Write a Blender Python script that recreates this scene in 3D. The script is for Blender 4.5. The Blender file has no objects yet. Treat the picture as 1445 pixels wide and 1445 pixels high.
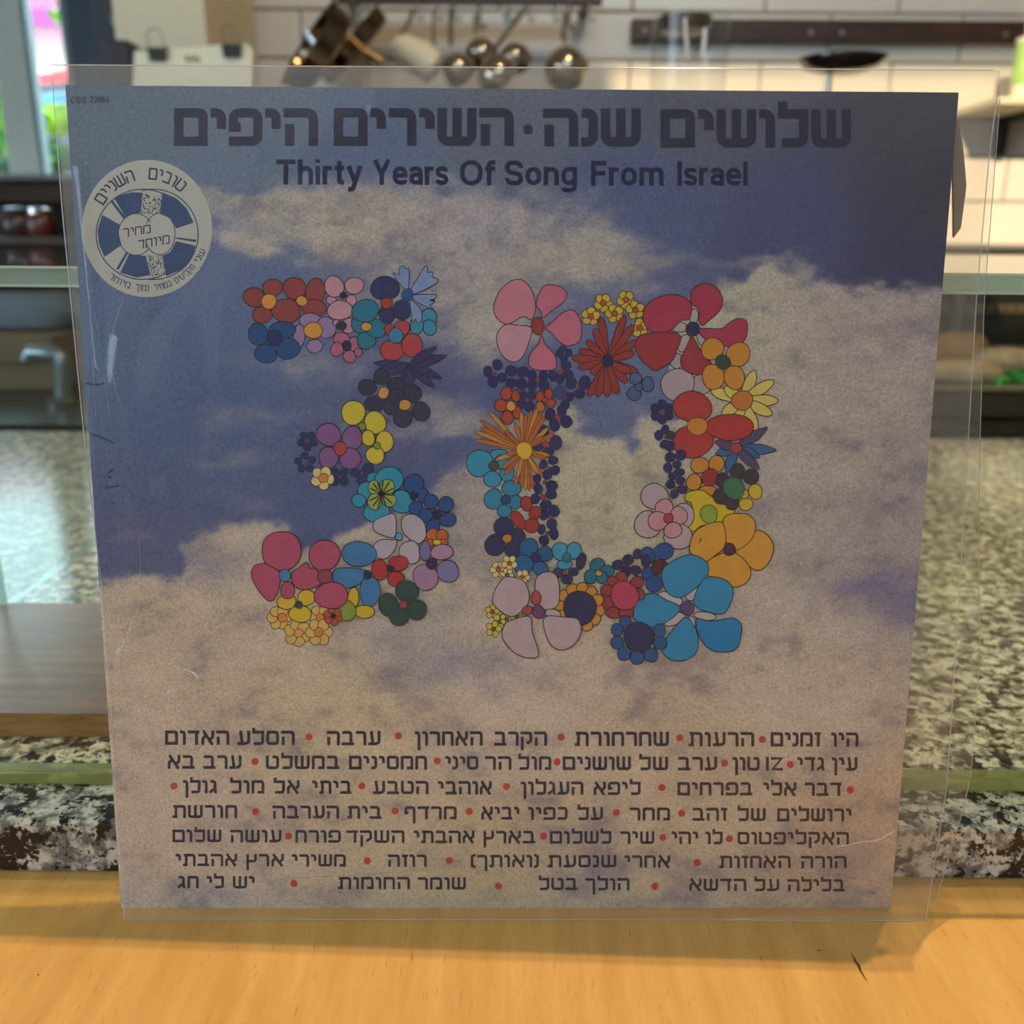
import bpy, bmesh, math, random
import numpy as np
from mathutils import Vector, Matrix

scene = bpy.context.scene
COL = scene.collection
random.seed(7)
rng = np.random.default_rng(11)
R = math.radians

# ---------------------------------------------------------------- camera
FPX, IMG = 1300.0, 1445.0
CAM = np.array([0.0002, -0.3149, 0.2619])
PITCH, ROLL = 0.28744, -0.00773
cam_data = bpy.data.cameras.new('camera')
cam = bpy.data.objects.new('camera', cam_data)
COL.objects.link(cam)
cam_data.sensor_width = 36.0
cam_data.lens = FPX / IMG * 36.0
cam_data.clip_start = 0.01
fwd = np.array([0, math.cos(PITCH), -math.sin(PITCH)])
up0 = np.array([0, math.sin(PITCH), math.cos(PITCH)])
rt0 = np.array([1.0, 0, 0])
# image right / up after the roll
RT = rt0 * math.cos(ROLL) - up0 * math.sin(ROLL)
UP = rt0 * math.sin(ROLL) + up0 * math.cos(ROLL)
M = Matrix(((RT[0], UP[0], -fwd[0], CAM[0]), (RT[1], UP[1], -fwd[1], CAM[1]),
            (RT[2], UP[2], -fwd[2], CAM[2]), (0, 0, 0, 1)))
cam.matrix_world = M
cam_data.dof.use_dof = True
cam_data.dof.focus_distance = 0.345
cam_data.dof.aperture_fstop = 9.5
scene.camera = cam

# ---------------------------------------------------------------- world, sun, lamp, exposure
world = bpy.data.worlds.new('sky')
scene.world = world
world.use_nodes = True
bg = world.node_tree.nodes['Background']
bg.inputs[0].default_value = (0.62, 0.83, 1.0, 1)
bg.inputs[1].default_value = 7.0

SUN_EL, SUN_AZ = R(22), R(15)
sun = bpy.data.lights.new('sun', 'SUN')
sun.energy = 5.4
sun.angle = R(0.6)
sun.color = (1.0, 0.78, 0.46)
sun_o = bpy.data.objects.new('sun', sun)
COL.objects.link(sun_o)
sdir = Vector((math.sin(SUN_AZ) * math.cos(SUN_EL), math.cos(SUN_AZ) * math.cos(SUN_EL), -math.sin(SUN_EL)))
sun_o.rotation_euler = sdir.to_track_quat('-Z', 'Y').to_euler()
sun_o.location = (0, -4, 3)

lamp = bpy.data.lights.new('ceiling_spot_lamp', 'SPOT')
lamp.energy = 76
lamp.color = (1.0, 0.74, 0.42)
lamp.spot_size = R(95)
lamp.spot_blend = 0.6
lamp.shadow_soft_size = 0.006
lamp_o = bpy.data.objects.new('ceiling_spot_lamp', lamp)
COL.objects.link(lamp_o)
lamp_o.location = (0.241, 0.318, 1.58)
lamp_o.rotation_euler = (Vector((0.05, -0.05, 0)) - Vector(lamp_o.location)).to_track_quat('-Z', 'Y').to_euler()

# added warm point light, no source seen, for glints on the pans
pan_light = bpy.data.lights.new('added_pan_light', 'POINT')
pan_light.energy = 25
pan_light.color = (1.0, 0.72, 0.36)
pan_light.shadow_soft_size = 0.035
pan_light_o = bpy.data.objects.new('added_pan_light', pan_light)
COL.objects.link(pan_light_o)
pan_light_o.location = (0.35, 0.75, 1.55)

# added fill light behind and left of the camera, brightening the jacket front
front_fill = bpy.data.lights.new('front_fill_light', 'AREA')
front_fill.shape = 'RECTANGLE'
front_fill.size, front_fill.size_y = 2.6, 1.3
front_fill.energy = 11
front_fill.color = (0.86, 0.93, 1.0)
front_fill_o = bpy.data.objects.new('front_fill_light', front_fill)
COL.objects.link(front_fill_o)
front_fill_o.location = (-1.1, -2.1, 0.9)
front_fill_o.rotation_euler = (Vector((0, 0, 0.15)) - Vector(front_fill_o.location)).to_track_quat('-Z', 'Y').to_euler()

scene.view_settings.view_transform = 'Standard'
scene.view_settings.look = 'None'
scene.view_settings.exposure = 0.0
scene.view_settings.gamma = 1.0
scene.view_settings.use_curve_mapping = False
scene.cycles.use_denoising = True
scene.cycles.max_bounces = 12
scene.cycles.transparent_max_bounces = 24
scene.cycles.glossy_bounces = 4
scene.cycles.caustics_reflective = False
scene.cycles.caustics_refractive = False
scene.cycles.sample_clamp_indirect = 4.0

# ---------------------------------------------------------------- helpers
def ray(px, py):
    d = fwd + RT * ((px - 722.5) / FPX) + UP * ((722.5 - py) / FPX)
    return d
def at_y(px, py, Y):
    d = ray(px, py); t = (Y - CAM[1]) / d[1]
    return CAM + d * t
def at_z(px, py, Z):
    d = ray(px, py); t = (Z - CAM[2]) / d[2]
    return CAM + d * t
def project(P):
    P = np.asarray(P, float) - CAM
    d = P @ fwd
    return np.stack([722.5 + FPX * (P @ RT) / d, 722.5 - FPX * (P @ UP) / d], -1)

def s2l(c):
    c = c / 255.0
    return c / 12.92 if c <= 0.04045 else ((c + 0.055) / 1.055) ** 2.4
def hexl(h):
    return np.array([s2l(int(h[i:i + 2], 16)) for i in (0, 2, 4)])
def col(h):
    a = hexl(h)
    return (a[0], a[1], a[2], 1)

def link(o, parent=None):
    COL.objects.link(o)
    if parent is not None:
        o.parent = parent
    return o
def tag(o, label=None, cat=None, group=None, kind=None):
    if label: o['label'] = label
    if cat: o['category'] = cat
    if group: o['group'] = group
    if kind: o['kind'] = kind
    return o
def empty(name, loc, label, cat, group=None):
    o = bpy.data.objects.new(name, None)
    o.empty_display_size = 0.02
    link(o); o.location = loc
    return tag(o, label, cat, group)

class MB:
    """collects world-space geometry, linked as one mesh object"""
    def __init__(s):
        s.v, s.f, s.m = [], [], []
    def add(s, vs, fs, mi=0):
        b = len(s.v)
        s.v += [tuple(map(float, p)) for p in vs]
        s.f += [tuple(b + i for i in f) for f in fs]
        s.m += [mi] * len(fs)
    def box(s, a, b, mi=0, rot=None, piv=None):
        (x0, y0, z0), (x1, y1, z1) = a, b
        vs = [Vector(p) for p in ((x0, y0, z0), (x1, y0, z0), (x1, y1, z0), (x0, y1, z0), (x0, y0, z1), (x1, y0, z1), (x1, y1, z1), (x0, y1, z1))]
        if rot is not None:
            c = Vector(piv) if piv is not None else (Vector(a) + Vector(b)) / 2
            vs = [rot @ (p - c) + c for p in vs]
        s.add(vs, [(0, 3, 2, 1), (4, 5, 6, 7), (0, 1, 5, 4), (1, 2, 6, 5), (2, 3, 7, 6), (3, 0, 4, 7)], mi)
    def tube(s, pts, r, n=10, mi=0, cap=True):
        pts = [Vector(p) for p in pts]
        rs = r if isinstance(r, (list, tuple)) else [r] * len(pts)
        rings = []
        ref = None
        for i, p in enumerate(pts):
            t = (pts[min(i + 1, len(pts) - 1)] - pts[max(i - 1, 0)]).normalized()
            if ref is None:
                ref = t.orthogonal().normalized()
            ref = (ref - t * ref.dot(t)).normalized()
            b = t.cross(ref)
            rings.append([p + (ref * math.cos(2 * math.pi * k / n) + b * math.sin(2 * math.pi * k / n)) * rs[i] for k in range(n)])
        vs = [q for rg in rings for q in rg]
        fs = []
        for i in range(len(pts) - 1):
            for k in range(n):
                k2 = (k + 1) % n
                fs.append((i * n + k, i * n + k2, (i + 1) * n + k2, (i + 1) * n + k))
        if cap:
            fs.append(tuple(range(n - 1, -1, -1))); fs.append(tuple((len(pts) - 1) * n + k for k in range(n)))
        s.add(vs, fs, mi)
    def lathe(s, prof, c=(0, 0, 0), mat=None, n=28, mi=0):
        """prof: list of (radius, height); mat rotates about c"""
        c = Vector(c); vs = []; fs = []
        for (r, h) in prof:
            for k in range(n):
                a = 2 * math.pi * k / n
                p = Vector((r * math.cos(a), r * math.sin(a), h))
                vs.append(c + (mat @ p if mat is not None else p))
        for i in range(len(prof) - 1):
            for k in range(n):
                k2 = (k + 1) % n
                fs.append((i * n + k, i * n + k2, (i + 1) * n + k2, (i + 1) * n + k))
        if prof[0][0] > 1e-6: fs.append(tuple(range(n - 1, -1, -1)))
        if prof[-1][0] > 1e-6: fs.append(tuple((len(prof) - 1) * n + k for k in range(n)))
        s.add(vs, fs, mi)
    def build(s, name, mats, parent=None, bevel=0, smooth=False, seg=2):
        me = bpy.data.meshes.new(name)
        me.from_pydata(s.v, [], s.f)
        if not isinstance(mats, (list, tuple)): mats = [mats]
        for m in mats: me.materials.append(m)
        if len(mats) > 1:
            me.polygons.foreach_set('material_index', s.m)
        if smooth:
            me.polygons.foreach_set('use_smooth', [True] * len(me.polygons))
        me.update()
        o = bpy.data.objects.new(name, me)
        link(o)
        if parent is not None:
            o.parent = parent
            o.matrix_parent_inverse = Matrix.Translation(-Vector(parent.location))
        if bevel:
            md = o.modifiers.new('bevel', 'BEVEL'); md.width = bevel; md.segments = seg; md.limit_method = 'ANGLE'
        if smooth:
            me.set_sharp_from_angle(angle=R(40))
        return o

# ---------------------------------------------------------------- materials
def mat_new(name):
    m = bpy.data.materials.new(name); m.use_nodes = True
    nt = m.node_tree
    p = nt.nodes['Principled BSDF']
    return m, nt, p
def mat_simple(name, hx, rough=0.5, metal=0.0, spec=0.5, noise=0.0, nscale=30, bump=0.0, dark=None):
    m, nt, p = mat_new(name)
    p.inputs['Base Color'].default_value = col(hx)
    p.inputs['Roughness'].default_value = rough
    p.inputs['Metallic'].default_value = metal
    p.inputs['Specular IOR Level'].default_value = spec
    if noise or bump:
        tc = nt.nodes.new('ShaderNodeTexCoord'); n = nt.nodes.new('ShaderNodeTexNoise')
        n.inputs['Scale'].default_value = nscale; n.inputs['Detail'].default_value = 5
        nt.links.new(tc.outputs['Object'], n.inputs['Vector'])
        if noise:
            mx = nt.nodes.new('ShaderNodeMix'); mx.data_type = 'RGBA'
            a = hexl(hx)
            d = hexl(dark) if dark else a * (1 - noise)
            mx.inputs[6].default_value = (*d, 1); mx.inputs[7].default_value = (*a, 1)
            nt.links.new(n.outputs['Fac'], mx.inputs[0])
            nt.links.new(mx.outputs[2], p.inputs['Base Color'])
        if bump:
            b = nt.nodes.new('ShaderNodeBump'); b.inputs['Strength'].default_value = bump; b.inputs['Distance'].default_value = 0.002
            nt.links.new(n.outputs['Fac'], b.inputs['Height']); nt.links.new(b.outputs[0], p.inputs['Normal'])
    return m
def mat_clear(name, tint=(0.95, 0.98, 0.97), refl=1.0, rough=0.03, haze=0.0, hazecol=(0.8, 0.8, 0.8), bump=0.0):
    """thin clear sheet: see-through, fresnel gloss and a little milky haze"""
    m = bpy.data.materials.new(name); m.use_nodes = True
    nt = m.node_tree; nt.nodes.clear()
    out = nt.nodes.new('ShaderNodeOutputMaterial')
    tr = nt.nodes.new('ShaderNodeBsdfTransparent'); tr.inputs[0].default_value = (*tint, 1)
    gl = nt.nodes.new('ShaderNodeBsdfGlossy'); gl.inputs['Roughness'].default_value = rough
    fr = nt.nodes.new('ShaderNodeFresnel'); ge = nt.nodes.new('ShaderNodeNewGeometry'); im_ = nt.nodes.new('ShaderNodeMapRange')   # same outer reflection on both sides of the thin sheet
    im_.inputs[3].default_value = 1.5; im_.inputs[4].default_value = 1 / 1.5
    nt.links.new(ge.outputs['Backfacing'], im_.inputs[0]); nt.links.new(im_.outputs[0], fr.inputs['IOR'])
    ml = nt.nodes.new('ShaderNodeMath'); ml.operation = 'MULTIPLY'; ml.inputs[1].default_value = refl; ml.use_clamp = True
    nt.links.new(fr.outputs[0], ml.inputs[0])
    mx = nt.nodes.new('ShaderNodeMixShader')
    nt.links.new(ml.outputs[0], mx.inputs[0])
    base = tr.outputs[0]
    if haze:
        df = nt.nodes.new('ShaderNodeBsdfDiffuse'); df.inputs[0].default_value = (*hazecol, 1)
        tl = nt.nodes.new('ShaderNodeBsdfTranslucent'); tl.inputs[0].default_value = (*hazecol, 1)
        ad = nt.nodes.new('ShaderNodeMixShader'); ad.inputs[0].default_value = 0.5
        nt.links.new(df.outputs[0], ad.inputs[1]); nt.links.new(tl.outputs[0], ad.inputs[2])
        hz = nt.nodes.new('ShaderNodeMixShader'); hz.inputs[0].default_value = haze
        nt.links.new(base, hz.inputs[1]); nt.links.new(ad.outputs[0], hz.inputs[2])
        base = hz.outputs[0]
    if bump:
        tc = nt.nodes.new('ShaderNodeTexCoord'); n = nt.nodes.new('ShaderNodeTexNoise')
        n.inputs['Scale'].default_value = 14; n.inputs['Detail'].default_value = 2
        mp = nt.nodes.new('ShaderNodeMapping'); mp.inputs['Scale'].default_value = (2.2, 1, 0.7)
        nt.links.new(tc.outputs['Object'], mp.inputs[0]); nt.links.new(mp.outputs[0], n.inputs['Vector'])
        b = nt.nodes.new('ShaderNodeBump'); b.inputs['Strength'].default_value = bump; b.inputs['Distance'].default_value = 0.01
        nt.links.new(n.outputs['Fac'], b.inputs['Height']); nt.links.new(b.outputs[0], gl.inputs['Normal'])
    nt.links.new(base, mx.inputs[1]); nt.links.new(gl.outputs[0], mx.inputs[2])
    nt.links.new(mx.outputs[0], out.inputs[0])
    return m

def mat_granite():
    m, nt, p = mat_new('speckled granite')
    tc = nt.nodes.new('ShaderNodeTexCoord')
    def vor(scale, lo, hi, warp):
        nz = nt.nodes.new('ShaderNodeTexNoise'); nz.inputs['Scale'].default_value = scale; nz.inputs['Detail'].default_value = 6
        nz.inputs['Roughness'].default_value = warp
        nt.links.new(tc.outputs['Object'], nz.inputs['Vector'])
        cr = nt.nodes.new('ShaderNodeValToRGB')
        cr.color_ramp.elements[0].position = lo; cr.color_ramp.elements[1].position = hi
        nt.links.new(nz.outputs['Fac'], cr.inputs[0])
        return cr.outputs[0]
    big = vor(125, 0.45, 0.485, 0.66)
    sml = vor(300, 0.36, 0.44, 0.6)
    gry = vor(140, 0.42, 0.56, 0.6)
    mul = nt.nodes.new('ShaderNodeMath'); mul.operation = 'MULTIPLY'
    nt.links.new(big, mul.inputs[0]); nt.links.new(sml, mul.inputs[1])
    mg = nt.nodes.new('ShaderNodeMix'); mg.data_type = 'RGBA'
    mg.inputs[6].default_value = (0.15, 0.155, 0.145, 1); mg.inputs[7].default_value = (0.64, 0.60, 0.50, 1)
    nt.links.new(gry, mg.inputs[0])
    cr = nt.nodes.new('ShaderNodeMix'); cr.data_type = 'RGBA'
    cr.inputs[6].default_value = (0.012, 0.012, 0.013, 1)
    nt.links.new(mul.outputs[0], cr.inputs[0]); nt.links.new(mg.outputs[2], cr.inputs[7])
    nt.links.new(cr.outputs[2], p.inputs['Base Color'])
    p.inputs['Roughness'].default_value = 0.13
    p.inputs['Specular IOR Level'].default_value = 0.55
    return m

def mat_wood(name, a, b, scale=(1, 12, 12), rough=0.45, spec=0.4, knots=False, ang=0.0, nscale=8.0, bump=0.05):
    m, nt, p = mat_new(name)
    tc = nt.nodes.new('ShaderNodeTexCoord')
    mp = nt.nodes.new('ShaderNodeMapping'); mp.inputs['Scale'].default_value = scale; mp.inputs['Rotation'].default_value = (0, 0, ang)
    nt.links.new(tc.outputs['Object'], mp.inputs[0])
    n1 = nt.nodes.new('ShaderNodeTexNoise'); n1.inputs['Scale'].default_value = nscale; n1.inputs['Detail'].default_value = 7; n1.inputs['Roughness'].default_value = 0.6
    nt.links.new(mp.outputs[0], n1.inputs['Vector'])
    cr = nt.nodes.new('ShaderNodeValToRGB')
    cr.color_ramp.elements[0].position = 0.3; cr.color_ramp.elements[0].color = col(b)
    cr.color_ramp.elements[1].position = 0.68; cr.color_ramp.elements[1].color = col(a)
    nt.links.new(n1.outputs['Fac'], cr.inputs[0])
    last = cr.outputs[0]
    if knots:   # short dark pore dashes along the grain
        mp2 = nt.nodes.new('ShaderNodeMapping'); mp2.inputs['Scale'].default_value = (900, 90, 1); mp2.inputs['Rotation'].default_value = (0, 0, ang)
        nt.links.new(tc.outputs['Object'], mp2.inputs[0])
        n2 = nt.nodes.new('ShaderNodeTexNoise'); n2.inputs['Scale'].default_value = 1.0; n2.inputs['Detail'].default_value = 2
        nt.links.new(mp2.outputs[0], n2.inputs['Vector'])
        c2 = nt.nodes.new('ShaderNodeValToRGB')
        c2.color_ramp.elements[0].position = 0.24; c2.color_ramp.elements[0].color = (0.72, 0.66, 0.6, 1)
        c2.color_ramp.elements[1].position = 0.36; c2.color_ramp.elements[1].color = (1, 1, 1, 1)
        nt.links.new(n2.outputs['Fac'], c2.inputs[0])
        mm = nt.nodes.new('ShaderNodeMix'); mm.data_type = 'RGBA'; mm.blend_type = 'MULTIPLY'; mm.inputs[0].default_value = 1
        nt.links.new(last, mm.inputs[6]); nt.links.new(c2.outputs[0], mm.inputs[7])
        last = mm.outputs[2]
    nt.links.new(last, p.inputs['Base Color'])
    p.inputs['Roughness'].default_value = rough
    p.inputs['Specular IOR Level'].default_value = spec
    bp = nt.nodes.new('ShaderNodeBump'); bp.inputs['Strength'].default_value = bump; bp.inputs['Distance'].default_value = 0.001
    nt.links.new(n1.outputs['Fac'], bp.inputs['Height']); nt.links.new(bp.outputs[0], p.inputs['Normal'])
    return m

M_GRAN = mat_granite()
M_BIRCH = mat_wood('birch plywood', 'dda85e', 'ca924a', (1.0, 0.14, 1), 0.5, 0.3, True, R(-14), 90.0, 0.03)
M_WALNUT = mat_wood('walnut', '7a4a30', '3a2018', (1.5, 14, 6), 0.28, 0.5)
M_ENDGR = mat_wood('board edge wood', 'b08050', '7a5030', (4, 30, 30), 0.5, 0.3)
M_DARKWOOD = mat_wood('dark stained wood', '4a3024', '2a1a12', (1.5, 14, 14), 0.4, 0.4)
M_BEAM = mat_wood('brown painted wood', '6e5648', '5a4438', (1.5, 14, 14), 0.5, 0.4)
M_GLASS = mat_clear('clear glass', (0.93, 0.975, 0.955), 1.0, 0.0)
M_GEDGE = mat_clear('green glass edge', (0.42, 0.62, 0.56), 1.6, 0.10, 0.45, (0.62, 0.84, 0.78))
M_GEDGEY = mat_clear('yellow green glass foot', (0.70, 0.76, 0.42), 1.5, 0.15, 0.28, (0.74, 0.74, 0.36))
M_TILE = mat_simple('glazed white tile', 'ddd6cc', 0.22, 0, 0.5, 0.08, 9)
M_GROUT = mat_simple('grey grout', '8a8378', 0.9, 0, 0.1)
M_WALL = mat_simple('painted plaster', 'b5aea2', 0.8, 0, 0.2, 0.05, 6)
M_DWALL = mat_simple('dark plaster', '3a332e', 0.8, 0, 0.2, 0.1, 6)
M_BLACK = mat_simple('black enamel', '15130f', 0.35, 0, 0.5)
M_CHROME = mat_simple('polished steel', 'c8c6c0', 0.12, 1.0)
M_STEEL = mat_simple('brushed steel', '8f8c86', 0.35, 1.0)
M_CUP = mat_simple('steel cup', 'a89a88', 0.11, 1.0)
M_GLINT = mat_clear('glass edge glint', (.8, .92, .88), 2.5, .08, .6, (.95, 1, .98))
M_PAN = mat_simple('dark pan steel', '6a5a48', 0.16, 1.0)
M_FRAME = mat_simple('blue grey window frame', '4c5c70', 0.4)
M_POST = mat_simple('pale green white post', 'eef4ec', 0.5)
M_CREAM = mat_simple('cream panel', 'd8ccb0', 0.6, 0, 0.2, 0.04, 3)
M_PAPER = mat_simple('cream paper', 'ebe4c8', 0.7, 0, 0.2)
M_WHITE = mat_simple('white plastic', 'e6ddc6', 0.4)

# ================================================================ RECORD JACKET
LEAN_T = math.tan(R(7.0))
YAW = 0.0097
TWIST = 0.014
K_INK = 0.76
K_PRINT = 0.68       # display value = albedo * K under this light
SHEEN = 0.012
def on_plane(px, py, off):
    d = ray(px, py)
    num = off - (CAM[1] - LEAN_T * CAM[2] - YAW * CAM[0])
    t = num / (d[1] - LEAN_T * d[2] - YAW * d[0])
    return CAM + d * t
C_TL = on_plane(92, 120, TWIST); C_TR = on_plane(1353, 130.5, 0)
C_BR = on_plane(1257, 1281.5, 0); C_BL = on_plane(171, 1281.5, 0)
NRM = np.cross(C_TR - C_BL, C_TL - C_BR); NRM /= np.linalg.norm(NRM)
if NRM[1] > 0: NRM = -NRM
def patch(u, v, off=0.0):
    u = np.asarray(u, float)[..., None]; v = np.asarray(v, float)[..., None]
    return (C_BL * (1 - u) * (1 - v) + C_BR * u * (1 - v) + C_TL * (1 - u) * v + C_TR * u * v) + NRM * off
def to_patch(pts, off):
    """photo measurements -> points on the printed cover"""
    pts = np.asarray(pts, float)
    uv = np.stack([(pts[:, 0] - 130) / 1180, (1282 - pts[:, 1]) / 1155], 1)
    for _ in range(6):
        p0 = project(patch(uv[:, 0], uv[:, 1], off)); e = 1e-4
        pu = (project(patch(uv[:, 0] + e, uv[:, 1], off)) - p0) / e
        pv = (project(patch(uv[:, 0], uv[:, 1] + e, off)) - p0) / e
        det = pu[:, 0] * pv[:, 1] - pu[:, 1] * pv[:, 0]
        r = pts - p0
        uv[:, 0] += (r[:, 0] * pv[:, 1] - r[:, 1] * pv[:, 0]) / det
        uv[:, 1] += (r[:, 1] * pu[:, 0] - r[:, 0] * pu[:, 1]) / det
    return patch(uv[:, 0], uv[:, 1], off)

_pm = {}
def ink(hx, water=0.10):
    """printed colour; hx is how it looks in the room light"""
    if (hx, water) in _pm: return _pm[(hx, water)]
    a = np.clip((hexl(hx) - SHEEN * 0.6) / K_INK, 0.004, 0.95)
    m, nt, p = mat_new('print ink ' + hx)
    tc = nt.nodes.new('ShaderNodeTexCoord')
    n = nt.nodes.new('ShaderNodeTexNoise'); n.inputs['Scale'].default_value = 260; n.inputs['Detail'].default_value = 4
    nt.links.new(tc.outputs['Object'], n.inputs['Vector'])
    mx = nt.nodes.new('ShaderNodeMix'); mx.data_type = 'RGBA'
    mx.inputs[6].default_value = (*(a * (1 - water * 2)), 1); mx.inputs[7].default_value = (*np.clip(a * (1 + water * 2), 0, 0.98), 1)
    nt.links.new(n.outputs['Fac'], mx.inputs[0]); nt.links.new(mx.outputs[2], p.inputs['Base Color'])
    p.inputs['Roughness'].default_value = 0.6; p.inputs['Specular IOR Level'].default_value = 0.12
    _pm[(hx, water)] = m
    return m
INK = '100d14'

class PM:
    """flat print: polygons given in photo measurements, laid on the cover"""
    def __init__(s): s.v, s.f, s.m, s.mats = [], [], [], []
    def poly(s, pts, off, mat):
        if mat not in s.mats: s.mats.append(mat)
        P = to_patch(pts, off)
        b = len(s.v); s.v += P.tolist(); s.f.append(tuple(range(b, b + len(P)))); s.m.append(s.mats.index(mat))
    def quads(s, pts, faces, off, mat):
        if mat not in s.mats: s.mats.append(mat)
        P = to_patch(pts, off)
        b = len(s.v); s.v += P.tolist()
        for f in faces: s.f.append(tuple(b + i for i in f)); s.m.append(s.mats.index(mat))
    def build(s, name, parent):
        me = bpy.data.meshes.new(name); me.from_pydata(s.v, [], s.f)
        for m in s.mats: me.materials.append(m)
        me.polygons.foreach_set('material_index', s.m); me.update()
        o = bpy.data.objects.new(name, me); link(o, parent)
        par = parent
        base = Vector((0, 0, 0))
        while par is not None: base += Vector(par.location); par = par.parent
        o.matrix_parent_inverse = Matrix.Translation(-base)
        return o

def area2(p):
    p = np.asarray(p); x, y = p[:, 0], p[:, 1]
    return np.sum(x * np.roll(y, -1) - y * np.roll(x, -1))
def spline(pts, n=5):
    pts = np.asarray(pts, float); N = len(pts); out = []
    for i in range(N):
        a, b, c, d = pts[i - 1], pts[i], pts[(i + 1) % N], pts[(i + 2) % N]
        for k in range(n):
            t = k / n
            out.append(0.5 * ((2 * b) + (-a + c) * t + (2 * a - 5 * b + 4 * c - d) * t * t + (-a + 3 * b - 3 * c + d) * t ** 3))
    return np.array(out)
def ellipse(cx, cy, rx, ry, rot=0, n=22, wob=0.04):
    a = np.linspace(0, 2 * np.pi, n, endpoint=False)
    ph = rng.uniform(0, 6.28, 2)
    w = 1 + wob * np.sin(2 * a + ph[0]) + wob * 0.6 * np.sin(3 * a + ph[1])
    x, y = rx * np.cos(a) * w, ry * np.sin(a) * w
    c, s_ = math.cos(R(rot)), math.sin(R(rot))
    return np.stack([cx + x * c - y * s_, cy + x * s_ + y * c], 1)
def inflate(p, d):
    p = np.asarray(p, float); sgn = 1 if area2(p) > 0 else -1
    t = np.roll(p, -1, 0) - np.roll(p, 1, 0)
    t /= np.linalg.norm(t, axis=1)[:, None] + 1e-9
    return p + np.stack([t[:, 1], -t[:, 0]], 1) * d * sgn

jacket = empty('record_jacket', (0, 0, 0), 'square vinyl record jacket with flower-made 30 over blue cloudy sky', 'record jacket')

# ---- cover board with the printed sky, film sheen and room light in its colours
def vnoise(x, y, seed):
    xi, yi = np.floor(x).astype(int), np.floor(y).astype(int)
    xf, yf = x - xi, y - yi
    def h(a, b):
        n = (a * 374761393 + b * 668265263 + seed * 1442695041) & 0xffffffff
        n = ((n ^ (n >> 13)) * 1274126177) & 0xffffffff
        return ((n ^ (n >> 16)) & 0xffff) / 65535.0
    u, v = xf * xf * (3 - 2 * xf), yf * yf * (3 - 2 * yf)
    return (h(xi, yi) * (1 - u) + h(xi + 1, yi) * u) * (1 - v) + (h(xi, yi + 1) * (1 - u) + h(xi + 1, yi + 1) * u) * v
def fbm(x, y, seed, o=5):
    s_ = 0; a = 0.5; t = 0
    for i in range(o):
        s_ = s_ + a * vnoise(x * 2 ** i + 17 * i, y * 2 ** i + 9 * i, seed + i); t += a; a *= 0.55
    return s_ / t
SKY_LIT = [(110, 140, '54687c'), (400, 140, '586a82'), (720, 150, '556074'), (1000, 150, '4b5264'), (1300, 160, '3d4250'), (1340, 300, '3a3848'),  # sky tones with the film's sheen along the top baked in
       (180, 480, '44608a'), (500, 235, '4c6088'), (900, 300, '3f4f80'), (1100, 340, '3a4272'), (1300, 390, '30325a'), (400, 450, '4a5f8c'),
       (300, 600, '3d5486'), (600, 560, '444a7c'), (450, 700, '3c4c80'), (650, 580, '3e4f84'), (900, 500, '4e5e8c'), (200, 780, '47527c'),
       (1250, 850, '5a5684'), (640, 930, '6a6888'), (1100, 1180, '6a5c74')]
CLD_LIT = [(450, 300, 'a09894'), (700, 330, '96909a'), (750, 400, '9b958f'), (1000, 450, 'a09a90'), (1250, 480, '948a8e'), (1150, 650, '98908e'),  # cloud tones carry the room light too, browner at lower right
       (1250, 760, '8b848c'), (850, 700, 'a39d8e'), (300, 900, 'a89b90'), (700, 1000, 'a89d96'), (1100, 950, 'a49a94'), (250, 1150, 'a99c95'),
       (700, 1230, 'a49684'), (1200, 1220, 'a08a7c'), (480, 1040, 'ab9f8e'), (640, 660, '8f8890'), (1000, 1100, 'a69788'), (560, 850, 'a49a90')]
def blend(anc, X, Y):
    W = 0; C = 0
    for (ax, ay, h) in anc:
        w = 1.0 / (((X - ax) ** 2 + (Y - ay) ** 2) / 1e4 + 0.35) ** 2
        W = W + w; C = C + w[..., None] * hexl(h)
    return C / W[..., None]
YT = np.array([(60, 838), (170, 825), (240, 812), (285, 752), (330, 738), (395, 742), (440, 772), (500, 765), (560, 720), (620, 682), (680, 655), (740, 600),
               (800, 585), (850, 612), (900, 634), (935, 600), (965, 440), (1010, 405), (1080, 388), (1160, 392), (1220, 408), (1400, 430)], float)
BLOBS = [(480, 300, 150, 30, 1.0), (590, 312, 150, 34, 1.0), (700, 322, 120, 30, .9), (390, 280, 90, 16, .8), (345, 338, 45, 13, .9), (470, 350, 70, 20, .7),
         (620, 380, 110, 50, .85), (740, 370, 120, 30, .75), (820, 345, 60, 20, .6), (700, 440, 70, 60, .8), (860, 400, 70, 40, .3), (560, 440, 60, 30, .5),
         (400, 505, 60, 10, .35), (510, 520, 80, 16, .45), (380, 590, 90, 18, .32), (330, 650, 80, 22, .25), (640, 600, 70, 22, .6), (520, 600, 40, 18, .3),
         (560, 575, 60, 16, .4), (700, 610, 40, 14, .5), (660, 500, 50, 18, .4), (930, 560, 60, 40, .25), (440, 250, 60, 8, .4), (900, 370, 90, 14, .45),
         (350, 700, 60, 12, .2), (1090, 372, 40, 10, .5), (200, 760, 50, 10, .25)]
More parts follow.
